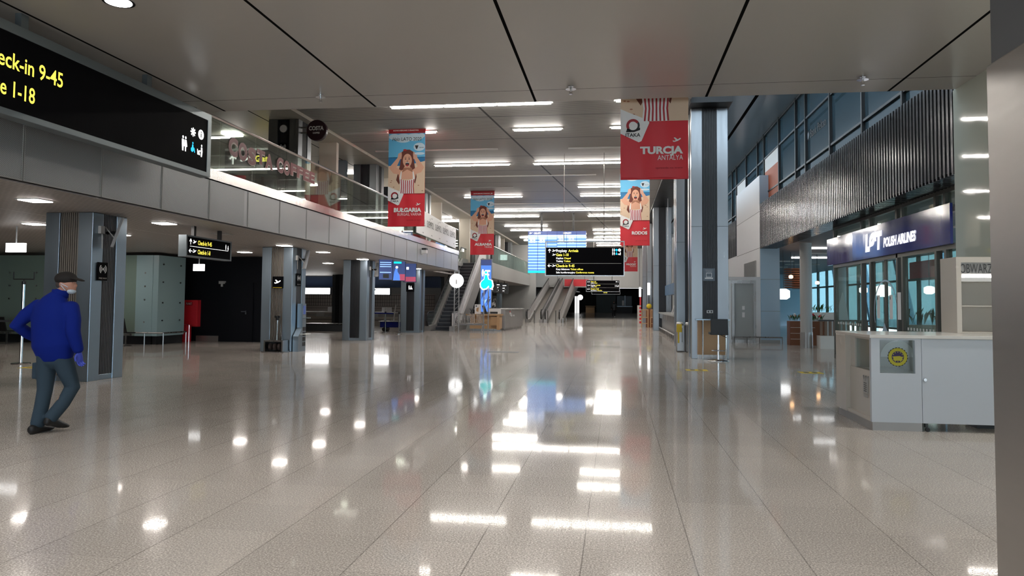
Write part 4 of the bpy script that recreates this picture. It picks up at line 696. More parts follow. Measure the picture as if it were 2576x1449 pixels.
# ================================================================== escalator, desks and the far hall
def incline(name, label, cat, x0, x1, y0, yl, slope, zt, kind):
    """moving stair or ramp: landing at y0, incline from yl at the given slope up to height zt"""
    t = thing(name, label, cat, ((x0+x1)/2, y0, 0)); ye = yl+zt/slope; bw = .28
    i0, i1 = x0+bw, x1-bw
    if kind == 'stair':
        n = int(zt/.2)
        for i in range(n):
            y = yl+(ye-yl)*i/n; z = zt*(i+1)/n
            MB().box(i0, y, max(0, z-.6), i1, y+(ye-yl)/n+.0, z, 'step_dark').box(i0, y-.006, z-.03, i1, y, z-.008, 'grey_paint').build('step', t)
        MB().box(i0, y0+.2, 0, i1, yl, .02, 'step_dark').build('landing_plate', t)
    else:
        q = MB().poly([(y0, 0), (yl, .02), (ye, zt), (ye, zt-.3), (yl+1, 0)], (i0, 0, 0), YU, ZU, 'belt_brown', i1-i0).build('moving_ramp', t)
    for side, (a, b_) in enumerate(((x0, i0), (i1, x1))):
        H = .95; m_ = 'esc_white' if kind != 'stair' else ('glass_clear' if side == 0 else 'esc_white')
        skirt = [(y0, 0), (y0, .25), (yl, .3), (ye, zt+.3), (ye+1.5, zt+.3), (ye+1.5, zt-.9), (ye, zt-.9), (yl+1.6, 0)]
        MB().poly(skirt, (a, 0, 0), YU, ZU, 'esc_skirt', b_-a).build('skirt', t)
        mid = (a+b_)/2; pan = [(y0+.1, .25), (y0-.05, .5), (y0, .8), (y0+.2, H-.03), (yl, H), (ye, zt+H), (ye+1.5, zt+H), (ye+1.5, zt+.3), (ye, zt+.3), (yl, .3)]
        MB().poly(pan, (mid-.03, 0, 0), YU, ZU, m_, .06).build('balustrade', t)
        q = MB(); path = [(y0+.25, .22), (y0-.02, .3), (y0-.12, .5), (y0-.1, .8), (y0+.15, H+.02), (yl, H+.04), (ye, zt+H+.04), (ye+1.5, zt+H+.04)]
        for p, p2 in zip(path[:-1], path[1:]): q.cyl((mid, p[0], p[1]), (mid, p2[0], p2[1]), .045, 'black', n=8)
        q.build('handrail', t)
        if kind != 'stair':
            q = MB(); random.seed(3+side)
            yy = yl+.5
            while yy < ye-1:
                z = .32+(yy-yl)*slope; q.poly([(yy, z+.08), (yy+.35, z+.1+.2*slope), (yy+.5, z+.5), (yy+.3, z+.45)], (mid+.035, 0, 0), YU, ZU, 'grey_light', .003); yy += 1.1
            q.build('balustrade_graphics', t)
    return t
es = incline('escalator', 'dark stepped escalator with black handrails rising past the balcony end', 'escalator', -9.95, -8.35, 37.6, 38.9, .577, 4.0, 'stair')
MB().box(-8.46, 37.45, .25, -8.4, 38.7, .93, 'esc_white').poly([(37.95, .5), (38.12, .3), (38.45, .75), (38.35, .78), (38.12, .45), (38.02, .55)], (-8.395, 0, 0), YU, ZU, 'black', .003).build('newel_cover', es)
q = MB(); 
Uv, Vv = Vector((0, -.866, -.5)), Vector((0, -.5, .866))
for i in range(9):
    O = (-8.455, 39.4+i*.6, .62+(39.4+i*.6-38.9)*.577); q.ring(0, 0, .07, .095, O, Uv, Vv, 'grey_paint', a0=40*i, a1=40*i+230, n=8).rect(-.1+.02*(i % 3), -.1, -.08+.02*(i % 3), .12, O, Uv, Vv, 'grey_paint')
q.build('panel_lettering', es)
for i, (a, b_, l) in enumerate(((-6.95, -5.6, 'moving ramp with white patterned sides nearer the grey desk'), (-5.55, -4.2, 'moving ramp with white patterned sides nearer the hall middle'))): incline('moving_ramp', l, 'moving walkway', a, b_, 56.2, 57.2, .178, 4.15, 'ramp')
for i, x in enumerate((-6.75, -6.1, -5.1, -4.5)):
    tag(MB().cyl((x, 54.9, 0), (x, 54.9, .95), .045, 'stainless', n=12).build('bollard'), 'slim steel bollard before the moving ramps, %s from the grey desk side' % ORD[i], 'bollard')
bumper = MB().box(-4.1, 56.3, .3, -4.05, 60, .36, 'stainless'); tag(bumper.box(-4.1, 56.3, 0, -4.05, 56.36, .3, 'stainless').box(-4.1, 59.9, 0, -4.05, 60, .3, 'stainless').build('floor_rail'), 'low steel rail beside the moving ramp foot', 'guard rail')
# walls under and beyond the far balcony
struct(MB().box(-24, 69.4, 0, -7.6, 69.7, 7.0, 'grey_light').build('wall_stair'))
struct(MB().box(-12.5, 48, 0, -12.2, 69.4, 3.1, 'green_edge').build('wall_shops'))
sw = MB()
for i in range(7): sw.box(-12.2, 48.5+i*3, 0, -12.12, 48.62+i*3, 3.1, 'dark_grey')
struct(sw.box(-12.2, 48, 2.5, -12.12, 69.4, 2.62, 'dark_grey').build('trim_7'))
struct(MB().box(-11, 45.5, 0, -10.8, 48, 3.1, 'dark_grey').build('wall_niche'))
for i, (x, y, l, m_) in enumerate(((-9.3, 52.5, 'pale framed poster panel behind the grey desk', 'white'), (-8.8, 52.5, 'black and white patterned poster panel behind the grey desk', 'dark_grey'))):
    t = thing('poster_panel', l, 'poster', (x, y, .6)); box('panel', x-.22, y, .1, x+.22, y+.05, 2.0, m_, t); q = MB()
    for k_ in range(10): a, b_ = x-.2+random.random()*.3, .5+random.random()*1.2; q.poly([(0, 0), (.08, .05), (.06, .3), (-.02, .2)], (a, y-.002, b_), XU, ZU, 'white' if i else 'grey_paint')
    q.build('print', t); box('foot', x-.2, y-.1, 0, x+.2, y+.15, .1, 'grey_paint', t)
for i, (x, y, l) in enumerate(((-8.55, 50.3, 'tilted hanging monitor with striped picture under the far balcony'), (-8.5, 52.6, 'second hanging monitor under the far balcony'), (-8.45, 55.2, 'small dark hanging monitor with white squares under the far balcony'))):
    t = thing('hanging_screen', l, 'screen', (x, y, 2.1)); MB().box(x-.32, y-.04, 2.2, x+.32, y+.04, 2.95, 'dark_grey').build('case', t); q = MB(); O = (x-.3, y-.042, 2.22)
    for k_ in range(6): q.rect(.05+random.random()*.3, .05+.1*k_, .25+random.random()*.3, .1+.1*k_, O, XU, ZU, 'screen_white' if k_ % 2 else 'grey_light')
    q.build('display', t); MB().cyl((x, y, 2.95), (x, y, 3.119), .03, 'black').build('mount', t)
# wood information desk
t = thing('reception_desk', 'light wood reception desk with thick top under the ALBANIA banner', 'desk', (-6.9, 38.5, 0))
box('top', -7.85, 38.1, .82, -6.0, 38.95, .9, 'wood', t); box('side_panel', -6.22, 38.12, .08, -6.06, 38.93, .82, 'wood', t); box('front_panel', -7.7, 38.4, .12, -6.22, 38.45, .82, 'wood', t); box('cabinet', -6.55, 38.2, .3, -6.22, 38.4, .75, 'wood', t); box('plinth', -7.7, 38.42, 0, -6.06, 38.9, .12, 'stainless', t)
t = thing('brochure_holder', 'white brochure box standing on the wood desk', 'holder', (-7.3, 38.3, .9)); box('box', -7.42, 38.25, .9, -7.1, 38.35, 1.4, 'white', t); MB().poly([(.08, .15), (.2, .1), (.22, .35), (.1, .3)], (-7.42, 38.248, .9), XU, ZU, 'wood').poly([(.05, .38), (.12, .38), (.12, .44), (.05, .44)], (-7.42, 38.248, .9), XU, ZU, 'black').build('print', t)
t = thing('desk_monitor', 'black tilted monitor on the wood desk seen from behind', 'monitor', (-6.85, 38.5, .9)); MB().poly([(0, 0), (.17, 0), (.02, .42), (-.12, .42)], (-6.95, 38.5, .92), XU, ZU, 'black', .05).build('screen', t); box('foot', -6.95, 38.45, .9, -6.75, 38.6, .93, 'black', t)
t = thing('printer', 'white printer with dark slot on the wood desk', 'printer', (-6.4, 38.5, .9)); box('body', -6.65, 38.3, .9, -6.1, 38.8, 1.2, 'white', t, .01); MB().box(-6.6, 38.29, .92, -6.2, 38.3, 1.02, 'black').box(-6.64, 38.29, 1.2, -6.12, 38.75, 1.22, 'dark_grey').build('paper_slot', t)
t = thing('potted_succulent', 'small dark plant pot at the desk end by the escalator', 'plant', (-7.65, 38.6, .9)); MB().cyl((-7.65, 38.6, .9), (-7.65, 38.6, 1.0), .07, 'dark_grey', r1=.09).build('pot', t); q = MB()
for k_ in range(7): a = k_*.9; q.cyl((-7.65, 38.6, 1.0), (-7.65+.12*math.cos(a), 38.6+.12*math.sin(a), 1.18), .02, 'dark_grey', r1=.006, n=6)
q.build('leaves', t)
# grey counter with posters
t = thing('grey_counter', 'grey panelled counter with collage of red and white posters beside the wood desk', 'counter', (-6.4, 41.8, 0)); MB().poly([(-5.98, 39.5), (-5.62, 44.2), (-7.6, 44.2), (-7.6, 39.5)], (0, 0, .12), XU, YU, 'esc_skirt', 1.0).build('body', t)
MB().poly([(-5.9, 39.4), (-5.54, 44.3), (-7.7, 44.3), (-7.7, 39.4)], (0, 0, 1.12), XU, YU, 'grey_light', .05).build('top', t); MB().poly([(-6.03, 39.55), (-5.67, 44.1), (-7.6, 44.1), (-7.6, 39.55)], (0, 0, 0), XU, YU, 'stainless', .12).build('plinth', t)
q = MB(); random.seed(5); U = Vector((.0766, 1, 0)).normalized(); O = Vector((-5.965, 39.7, 0))
for k_ in range(14): a, b_ = .9+random.random()*1.1, .68+random.random()*.4; q.rect(a, b_, a+.16+random.random()*.1, b_+.1, O, U, ZU, random.choice(('white', 'white', 'red', 'p_skin2', 'grey_light')), .003)
q.build('posters', t)
t = thing('light_column', 'tall blue glowing advertising column behind the wheelchair sign', 'sign', (-7.0, 39.2, 0)); box('case', -7.3, 39.16, 0, -6.68, 39.28, 3.85, 'steel', t); q = MB(); O = (-7.27, 39.158, 0)
q.rect(0, 1.0, .56, 3.8, O, XU, ZU, 'screen_blue', .002)
for k_ in range(22): a, b_ = random.random()*.36, 1.1+random.random()*1.3; q.poly([(a, b_), (a+.2*random.random(), b_+.35), (a+.2*random.random(), b_+.4), (a-.0, b_+.06)], O, XU, ZU, random.choice(('screen_light', 'screen_dark')), .002, .003)
q.disc(.1, 3.1, .06, .2, O, XU, ZU, 'screen_white', .002, .004).rect(.22, 3.15, .5, 3.25, O, XU, ZU, 'screen_white', .002, .004).rect(.22, 2.95, .45, 3.05, O, XU, ZU, 'screen_white', .002, .004).rect(0, 3.5, .56, 3.8, O, XU, ZU, 'screen_dark', .002, .003); q.build('picture', t)
# round information sign on lattice post, wheelchair sign on two poles
t = thing('information_sign', 'round glowing white information sign on a lattice post before the escalator', 'sign', (-7.75, 35.3, 0))
for x in (-7.86, -7.64): MB().cyl((x, 35.3, 0), (x, 35.3, 3.05), .028, 'grey_paint', n=10).build('post', t)
q = MB()
for k_ in range(9): z = .15+k_*.24; q.cyl((-7.86, 35.3, z), (-7.64, 35.3, z+.24), .01, 'grey_paint', n=6)
q.box(-7.88, 35.28, 3.0, -7.62, 35.32, 3.06, 'grey_paint'); q.build('lattice', t)
MB().cyl((-7.75, 35.2, 2.55), (-7.75, 35.28, 2.55), .345, 'box_lit', n=40).build('disc', t); MB().rect(-.025, -.16, .025, .06, (-7.75, 35.198, 2.55), XU, ZU, 'grey_light').rect(-.05, -.16, .05, -.145, (-7.75, 35.198, 2.55), XU, ZU, 'grey_light').build('letter', t)
t = thing('wheelchair_sign', 'glowing turquoise wheelchair figure sign on two thin poles', 'sign', (-6.05, 34, 0))
for x in (-6.16, -5.95): MB().cyl((x, 34, 0), (x, 34, 2.35), .025, 'grey_paint', n=10).build('post', t)
WS = [(-.05, .33), (.06, .33), (.12, .1), (.28, .06), (.33, -.18), (.27, -.34), (.18, -.32), (.14, -.2), (.02, -.34), (-.14, -.36), (-.25, -.24), (-.26, -.08), (-.18, .04), (-.09, .1)]
MB().poly([(p[0]*1.12, p[1]*1.1) for p in WS], (-6.06, 33.96, 2.48), XU, ZU, 'box_lit', .05).disc(0, .42, .09, .09, (-6.06, 33.96, 2.48), XU, ZU, 'box_lit', .05).build('edge', t); MB().poly([(p[0]*.95, p[1]*.95) for p in WS], (-6.06, 33.908, 2.48), XU, ZU, 'screen_cyan', .004).disc(0, .42, .06, .06, (-6.06, 33.908, 2.48), XU, ZU, 'screen_cyan', .004).build('figure', t)
# steel waiting seats
t = thing('steel_seating', 'row of wire steel waiting seats beside the escalator foot', 'bench', (-7.3, 36.9, 0)); box('beam', -8.1, 36.95, .34, -6.55, 37.02, .41, 'grey_paint', t)
for i in range(3):
    x = -8.05+i*.5; q = MB()
    for k_ in range(6): q.cyl((x+.07*k_, 36.72, .44), (x+.07*k_, 37.1, .42), .014, 'stainless', n=6).cyl((x+.07*k_, 37.1, .42), (x+.07*k_-.05, 37.28, .9), .014, 'stainless', n=6)
    q.cyl((x-.03, 36.7, .44), (x+.4, 36.7, .44), .02, 'stainless', n=6).cyl((x-.08, 37.28, .9), (x+.34, 37.28, .9), .02, 'stainless', n=6); q.build('seat', t)
    MB().cyl((x-.05, 36.8, .62), (x-.05, 37.15, .64), .018, 'stainless', n=6).cyl((x-.05, 37.0, .4), (x-.05, 36.8, .62), .016, 'stainless', n=6).build('armrest', t)
for x in (-7.95, -6.75): MB().cyl((x, 36.98, .36), (x, 36.6, .02), .022, 'grey_paint', n=8).cyl((x, 36.98, .36), (x, 37.3, .02), .022, 'grey_paint', n=8).build('leg', t)
struct(MB().box(-3.9, 22.0, 0, -2.95, 22.55, .003, 'dark_grey').build('trim_8'))
# far end of the hall
t = thing('far_desk', 'small light wood desk at the dark far end of the hall', 'desk', (-4.2, 118, 0)); box('top', -4.95, 117.5, 1.0, -3.4, 118.6, 1.1, 'wood', t); box('body', -4.9, 117.6, 0, -3.5, 118.5, .9, 'wood', t)
t = thing('information_sign', 'small round glowing information sign at the far end of the hall', 'sign', (-5.3, 112, 0)); MB().cyl((-5.5, 112, 2.4), (-5.5, 112.1, 2.4), .4, 'box_lit', n=30).build('disc', t); MB().cyl((-5.5, 112.1, 0), (-5.5, 112.1, 2.3), .06, 'black', n=8).build('post', t)
t = thing('lit_doorway', 'bright white lit doorway at the far end beside the round sign', 'door', (-6.8, 115, 0)); box('panel', -6.5, 115, 0, -5.8, 115.2, 2.6, 'box_dim', t); box('divider', -6.2, 114.97, 0, -6.14, 115, 2.6, 'grey_light', t); box('frame', -6.6, 114.98, 2.6, -5.7, 115.2, 2.7, 'dark_grey', t)
struct(MB().box(-3.3, 120, 0, -.2, 120.3, 3.0, 'shop_green').build('wall_shutter'))
t = thing('far_booth', 'blue grey glazed booth with steel counter at the far end', 'booth', (1.2, 117, 0)); box('base', -.1, 117, 0, 2.4, 118.5, 1.0, 'black', t); box('counter', -.1, 116.8, 1.0, 2.4, 118.5, 1.12, 'steel_left', t); box('window', 0, 117.1, 1.12, 2.3, 117.2, 2.7, 'booth_blue', t); box('paper', .8, 117.05, 1.2, 1.1, 117.1, 2.0, 'white', t); box('post', 1.2, 117.0, 1.12, 1.3, 117.1, 2.8, 'steel_left', t)
for i in range(6):
    y = 80+i*7; tag(box('ceiling_light', -2.0 if i % 2 else -.5, y, 3.87, 4.0, y+.1, 3.9, 'box_lit'), 'white strip light under the low ceiling of the far passage, %s' % ORD[i], 'ceiling light')
struct(box('ceiling', -9, 74.5, 3.2, -5.5, 132, 3.9, 'black')); struct(box('wall_passage', -9.2, 74.5, 0, -9, 132, 3.9, 'dark_grey')); struct(box('wall_passage', 6, 74.5, 0, 6.2, 132, 3.9, 'dark_grey'))
for i in range(4): tag(MB().box(4.3, 80+i*9, 0, 4.8, 80.5+i*9, 3.84, 'steel').build('passage_column'), 'narrow steel post along the far passage, %s' % ORD[i], 'column')
q = MB()
for x in (-5.9, -3.2, -.5, 2.2, 4.9): q.box(x-.015, 73.97, 3.2, x+.015, 74, 7.1, 'dark_grey')
struct(q.box(-5.2, 73.96, 3.2, -2.8, 74, 3.9, 'red').build('trim_9'))

# ================================================================== right side: airline shop
FX = 6.2
sh = MB()
for y in (22.2, 19.8, 19.15, 17.4, 17.1, 15.38, 14.95, 13.3): sh.box(FX-.05, y-.045, 0, FX+.06, y+.045, 3.75, 'shop_frame')
for z, e in ((3.7, .05), (3.3, .04), (2.62, .05), (.06, .06)): sh.box(FX-.05, 13.25, z-e, FX+.06, 22.25, z+e, 'shop_frame')
sf = sh.build('window_2'); struct(sf)
for a, b_ in ((13.35, 14.9), (15.43, 17.05), (19.85, 22.15)): box('pane', FX, a, .12, FX+.012, b_, 2.57, 'glass_shop', sf)
for a, b_ in ((13.35, 15.3), (15.4, 17.35), (17.45, 19.1), (19.2, 22.15)): box('pane', FX, a, 3.34, FX+.012, b_, 3.65, 'glass_shop', sf)
for i, (a, b_) in enumerate(((17.45, 18.28), (18.3, 19.1))):
    d = MB().box(FX+.02, a, .1, FX+.04, b_, 2.55, 'glass_shop').build('door_%d' % (i+2)); struct(d)
    MB().box(FX+.01, a, .05, FX+.05, a+.05, 2.57, 'shop_frame').box(FX+.01, b_-.05, .05, FX+.05, b_, 2.57, 'shop_frame').build('door_frame', d); MB().rect(.25, 1.2, .45, 1.75, (FX+.005, b_, 0), (0, -1, 0), ZU, 'white').disc(.3, 1.68, .03, .04, (FX+.003, b_, 0), (0, -1, 0), ZU, 'dark_grey').build('notice', d)
q = MB(); q.rect(0, 1.2, .2, 1.8, (FX-.06, 17.35, 0), (0, -1, 0), ZU, 'white').build('notice', sf)
q = MB()
for i in range(14): q.rect(i*.16, .98, i*.16+.06, 1.04, (FX-.004, 22.0, 0), (0, -1, 0), ZU, 'white')
for i in range(9): q.rect(i*.16, .98, i*.16+.06, 1.04, (FX-.004, 16.95, 0), (0, -1, 0), ZU, 'white')
q.build('safety_dashes', sf)
# bird in circle sticker across the doors
q = MB(); O = (FX-.002, 18.9, 0); q.ring(.62, 1.35, .72, .76, O, (0, -1, 0), ZU, 'wall_blue', a0=10, a1=200, n=26).poly([(-.05, .72), (.5, .85), (.95, .75), (.7, .95), (.55, 1.1), (.42, .92)], O, (0, -1, 0), ZU, 'wall_blue'); q.build('door_sticker', sf)
t = thing('shop_sign', 'long glossy dark blue sign with glowing white LOT POLISH AIRLINES letters', 'sign', (6.15, 18.5, 2.65))
q = MB(); ys = [14.6+8.1*i/30 for i in range(31)]; vs = []; fs = []
for y in ys:
    bow = .05*math.sin((y-14.6)*1.9) if y > 19.5 else 0; x = 6.1+bow*.3
    for z in (2.66, 3.42): vs += [(x, y, z), (6.15+.0, y, z)]
for i in range(30):
    a = i*4; fs += [(a, a+4, a+6, a+2), (a+1, a+3, a+7, a+5), (a, a+1, a+5, a+4), (a+2, a+6, a+7, a+3)]
fs += [(0, 2, 3, 1), (120, 121, 123, 122)]
q.add(vs, fs, 'navy').build('panel', t, smooth=False)
O = (6.092, 19.28, 0); U = (0, -1, 0)
MB().text('L\u00d8T', 0, 2.86, .44, O, U, ZU, 'glyph_white', wd=1.12, bold=.08, shear=.12).build('logo_letters', t); MB().text('POLISH AIRLINES', 1.25, 2.86, .22, O, U, ZU, 'glyph_white', wd=1.85, bold=.045, shear=.15).build('lettering', t)
# shop inside: floor level furniture, plants, lamps; the glazed outer wall with daylight beyond
struct(box('ceiling', 6.3, 13.2, 3.75, 13.6, 60, 3.9, 'cafe_ceiling')); struct(box('wall_shop', 6.3, 13.2, 0, 7.0, 14.4, 3.75, 'offwhite')); struct(box('wall_shop', 5.8, 56.4, 0, 13.6, 56.6, 3.75, 'wall_blue')); struct(box('wall_shop', 7.0, 13.0, 0, 13.6, 13.2, 3.75, 'wall_white'))  # far end wall added to block an over-bright gap to the sky
ow = MB()
for i in range(20): y = 14.5+2.1*i; ow.box(13.4, y-.06, 0, 13.55, y+.06, 3.75, 'shop_frame')
for z in (.4, 2.7): ow.box(13.4, 13.2, z-.05, 13.55, 60, z+.05, 'shop_frame')
o = ow.build('window_3'); struct(o)
for i in range(20): box('pane', 13.46, 14.5+2.1*i+.06, .4, 13.47, 14.5+2.1*i+2.04, 3.75, 'glass_dimming', o)  # tint added to dim the daylight through these panes
struct(box('floor', 13.6, 0, -.35, 60, 90, -.05, 'pavement'))
fc = MB()
for i in range(7):
    y = 18+6*i; fc.add([(15.5, y, 0), (15.9, y, 0), (15.9, y+2.6, 5), (15.5, y+2.6, 5), (15.5, y+.35, 0), (15.9, y+.35, 0), (15.9, y+2.95, 5), (15.5, y+2.95, 5)], [(0, 1, 2, 3), (4, 7, 6, 5), (0, 4, 5, 1), (1, 5, 6, 2), (2, 6, 7, 3), (3, 7, 4, 0)], 'steel_left')
q = fc; tag(q.build('outdoor_struts'), 'slanting blue grey steel struts standing outside the shop windows', 'struts')
tag(MB().box(13.35, 33.2, 2.75, 13.4, 36.2, 3.5, 'red').build('window_banner'), 'red strip banner on the outer windows behind the cafe', 'banner')
for i, (x, y) in enumerate(((8.0, 30), (9, 33), (10.5, 28), (9, 36), (8, 39), (10, 42), (8.4, 25), (10.2, 22), (9, 45), (10.5, 19))):
    tag(box('ceiling_light', x-.9, y-.06, 3.69, x+.9, y+.06, 3.75, 'tube_off' if i % 3 else 'cafe_lit'), 'strip light on the dark cafe ceiling, %s' % ORD[i], 'ceiling light')
for i, (x, y, z, r, m_) in enumerate(((6.75, 31.5, 1.95, .27, 'box_lit'), (8.6, 27.5, 2.05, .14, 'box_lit'), (9.6, 24.5, 2.0, .16, 'box_lit'), (10.5, 31.2, 2.1, .3, 'box_lit'), (9.2, 21.0, 2.0, .16, 'lamp_warm'), (8.6, 18.6, 1.95, .15, 'lamp_warm'), (10.5, 20.0, 2.1, .25, 'box_lit'), (9.4, 17.0, 2.0, .2, 'box_lit'), (7.3, 32.6, 2.7, .09, 'lamp_warm'), (8.0, 33.2, 2.6, .09, 'lamp_warm'), (8.8, 34.3, 2.5, .09, 'lamp_warm'))):
    t = thing('pendant_lamp', 'glowing %s pendant lamp over the cafe, %s from the white block' % ('warm' if m_ == 'lamp_warm' else 'white', ORD[i]), 'pendant lamp', (x, y, z)); MB().loft([((x, y, z-r*.8), r*.5, r*.5), ((x, y, z-r*.5), r*.95, r*.95), ((x, y, z+r*.5), r*.95, r*.95), ((x, y, z+r*.8), r*.4, r*.4)], m_, 16).build('shade', t, smooth=True); MB().cyl((x, y, z+r*.8), (x, y, 3.75), .012, 'black', n=6).build('cord', t)
for i, (x, y) in enumerate(((7.75, 34.0), (8.4, 35.4))):
    t = thing('slatted_lampshade', 'rust brown slatted wooden lampshade hanging in the cafe, %s' % ['by the white block', 'behind the round column'][i], 'lampshade', (x, y, 2.2)); q = MB()
    for k_ in range(9): q.loft([((x, y, 2.25+k_*.1), .42, .42), ((x, y, 2.31+k_*.1), .44, .44)], 'brown', 14)
    q.build('slats', t); MB().cyl((x, y, 3.1), (x, y, 3.75), .012, 'black', n=6).build('cord', t)
for i, (x, y, r, l) in enumerate(((6.62, 27.3, .2, 'round grey column before the brown planter'), (7.95, 27.9, .19, 'round grey column behind the slatted cafe fence'))):
    t = thing('round_column', l, 'column', (x, y, 0)); MB().cyl((x, y, .55), (x, y, 3.7), r, 'wall_blue' if i else 'grey_light', n=28).build('shaft', t, smooth=False); MB().cyl((x, y, 0), (x, y, .55), r+.01, 'esc_skirt', n=28).build('foot', t)
tag(MB().poly([(-.2, .9), (.2, .9), (.13, 1.5), (0, 2.0), (-.13, 1.5)], (7.95, 27.68, 0), XU, ZU, 'outside_white', .02).build('fin_sticker'), 'pale blue pointed fin shape on the round column behind the cafe fence', 'sticker')
def planter(name, label, x0, y0, x1, y1, z0, h, m_, fl, leafh=.25, n=60):
    t = thing(name, label, 'planter', ((x0+x1)/2, (y0+y1)/2, z0)); q = MB().box(x0, y0, z0, x1, y1, z0+h, m_)
    for k_ in range(3): z = z0+h*(.25+.24*k_); q.box(x0+.02, y0-.006, z, x0+(x1-x0)*(.5+.1*k_), y0, z+.015, 'offwhite')
    q.build('box', t); q = MB(); f = MB()
    for k_ in range(n):
        x, y = random.uniform(x0+.05, x1-.05), random.uniform(y0+.05, y1-.05); a = random.uniform(0, 6.28); L = random.uniform(.5, 1)*leafh; dx, dy = math.cos(a)*L*.6, math.sin(a)*L*.6; z = z0+h
        q.add([(x, y, z), (x+dx*.5-dy*.15, y+dy*.5+dx*.15, z+L*.7), (x+dx, y+dy, z+L), (x+dx*.5+dy*.15, y+dy*.5-dx*.15, z+L*.7)], [(0, 1, 2, 3)], 'leaf')
        if fl and k_ % 5 == 0: f.ell((x, y, z+L*.95), .045, .045, .04, random.choice(fl), 8, 5)
    o = q.build('leaves', t); o['kind'] = 'stuff'
    if fl: o = f.build('flowers', t); o['kind'] = 'stuff'
planter('flower_planter', 'tall rust brown planter with pink and white flowers by the white block', 6.42, 28.9, 7.7, 29.4, 0, .9, 'brown', ('white', 'p_skin', 'red'), .3, 90)
planter('window_planter', 'low cream planter of green plants on the cafe counter', 8.2, 33, 9.6, 33.4, .9, .3, 'kiosk_cream', None, .4, 50)
for i, (x0, x1, y) in enumerate(((7.6, 9.0, 21.0), (9.2, 10.8, 18.5), (7.3, 8.0, 15.9))): planter('window_planter', 'cream planter of green plants behind the airline shop glass, %s' % ['by the far mullion', 'in the middle', 'by the blue poster'][i], x0, y, x1, y+.4, .75 if i < 2 else .5, .25, 'kiosk_cream', None, .5, 40)
for i, (x0, x1, y) in enumerate(((7.5, 9.1, 20.9), (9.1, 10.9, 18.4), (8.1, 9.7, 32.9))): tag(MB().box(x0, y, 0, x1, y+.6, .02, 'dark_grey').box(x0, y, .02, x1, y+.6, .747 if i < 2 else .897, 'grey_light').build('service_counter'), 'grey service counter carrying a green planter, %s' % ['far end of the airline shop', 'middle of the airline shop', 'in the cafe'][i], 'counter')
t = thing('slatted_fence', 'wooden slatted cafe fence on a low white bench beside the round column', 'fence', (7.6, 27, 0)); box('base', 6.95, 26.75, 0, 8.6, 27.25, .45, 'kiosk_white', t); box('top_rail', 6.95, 26.95, .95, 8.6, 27.05, 1.0, 'dark_grey', t)
for k_ in range(11): box('slat', 7.0+k_*.15, 26.97, .45, 7.08+k_*.15, 27.03, .95, 'wood_dark', t)
t = thing('blue_poster_stand', 'tall narrow black framed poster with blue top inside the shop edge', 'poster', (6.15, 14.6, .3)); box('frame', 6.12, 14.48, .9, 6.16, 14.9, 2.2, 'black', t); MB().rect(.03, 1.7, .39, 2.15, (6.118, 14.9, 0), (0, -1, 0), ZU, 'screen_blue').rect(.06, .95, .36, 1.65, (6.118, 14.9, 0), (0, -1, 0), ZU, 'white').build('print', t)
box('foot', 6.12, 14.48, .0, 6.16, 14.9, .9, 'dark_grey', t)
# frosted glass door wall between the tall column and the white block
dw = MB()
for x in (3.1, 4.42, 4.55, 5.38): dw.box(x-.05, 30.15, 0, x+.05, 30.25, 2.45, 'stainless')
for z in (.06, 2.4): dw.box(3.05, 30.15, z-.06, 5.45, 30.25, z+.06, 'stainless')
dw.box(5.43, 30.15, 0, 5.6, 30.25, 2.6, 'wall_white').box(3.05, 30.15, 2.46, 5.6, 30.25, 2.6, 'wall_white'); o = dw.build('window_4'); struct(o)
box('frosted_pane', 3.15, 30.19, .12, 4.37, 30.2, 2.34, 'glass_frost', o); box('frosted_pane', 4.6, 30.19, .12, 5.33, 30.2, 2.34, 'glass_frost', o); MB().rect(4.9, 1.3, 5.0, 1.45, (0, 30.188, 0), XU, ZU, 'white').rect(4.9, 1.0, 5.0, 1.2, (0, 30.188, 0), XU, ZU, 'white').build('notice', o)
struct(MB().box(3.3, 45, 0, 6, 45.2, 5.5, 'wall_white').build('wall_shop')); struct(MB().box(5.6, 35.9, 0, 5.8, 74, 3.8, 'wall_white').box(5.6, 35.9, 3.8, 5.8, 74, 5.5, 'black').build('wall_right'))
q = MB(); 
for i in range(90): q.box(5.56, 36+i*.158, 3.8, 5.6, 36.07+i*.158, 5.5, 'rib_metal')
o = q.build('trim_10'); struct(o)
# snack counter
t = thing('snack_counter', 'long stone topped snack counter with a low steel rail between the tall columns', 'counter', (2.7, 38, 0)); box('top', 2.3, 31.2, .98, 3.0, 42.3, 1.05, 'grey_light', t); box('upper_panel', 2.38, 31.25, .72, 2.95, 42.3, .98, 'stainless', t); box('front_panel', 2.5, 31.3, 0, 2.95, 42.3, .72, 'esc_skirt', t)
MB().cyl((2.36, 31.0, .2), (2.36, 42.3, .2), .035, 'stainless', n=10).build('rail', t)
for k_ in range(12): MB().cyl((2.36, 31.1+k_, 0), (2.36, 31.1+k_, .2), .025, 'stainless', n=8).build('rail_post', t)
t = thing('snack_bar_sign', 'blue box sign hanging over the snack counter', 'sign', (2.9, 36, 2.0)); box('case', 2.5, 33.2, 1.95, 2.75, 39.5, 2.45, 'sign_blue', t)
for y in (34, 39): box('hanger', 2.6, y, 2.45, 2.64, y+.05, 7.0, 'stainless', t)
t = thing('pink_poster', 'tall pale pink poster panel above the blue snack sign', 'poster', (2.8, 34, 2.5)); box('panel', 2.8, 32.6, 2.3, 2.85, 36.0, 3.9, 'pink', t); box('post', 2.82, 34, 1.05, 2.84, 34.05, 2.3, 'stainless', t)
struct(MB().box(3.1, 31.5, 0, 3.2, 42.2, 2.4, 'glass_frost').build('wall_kiosk'))
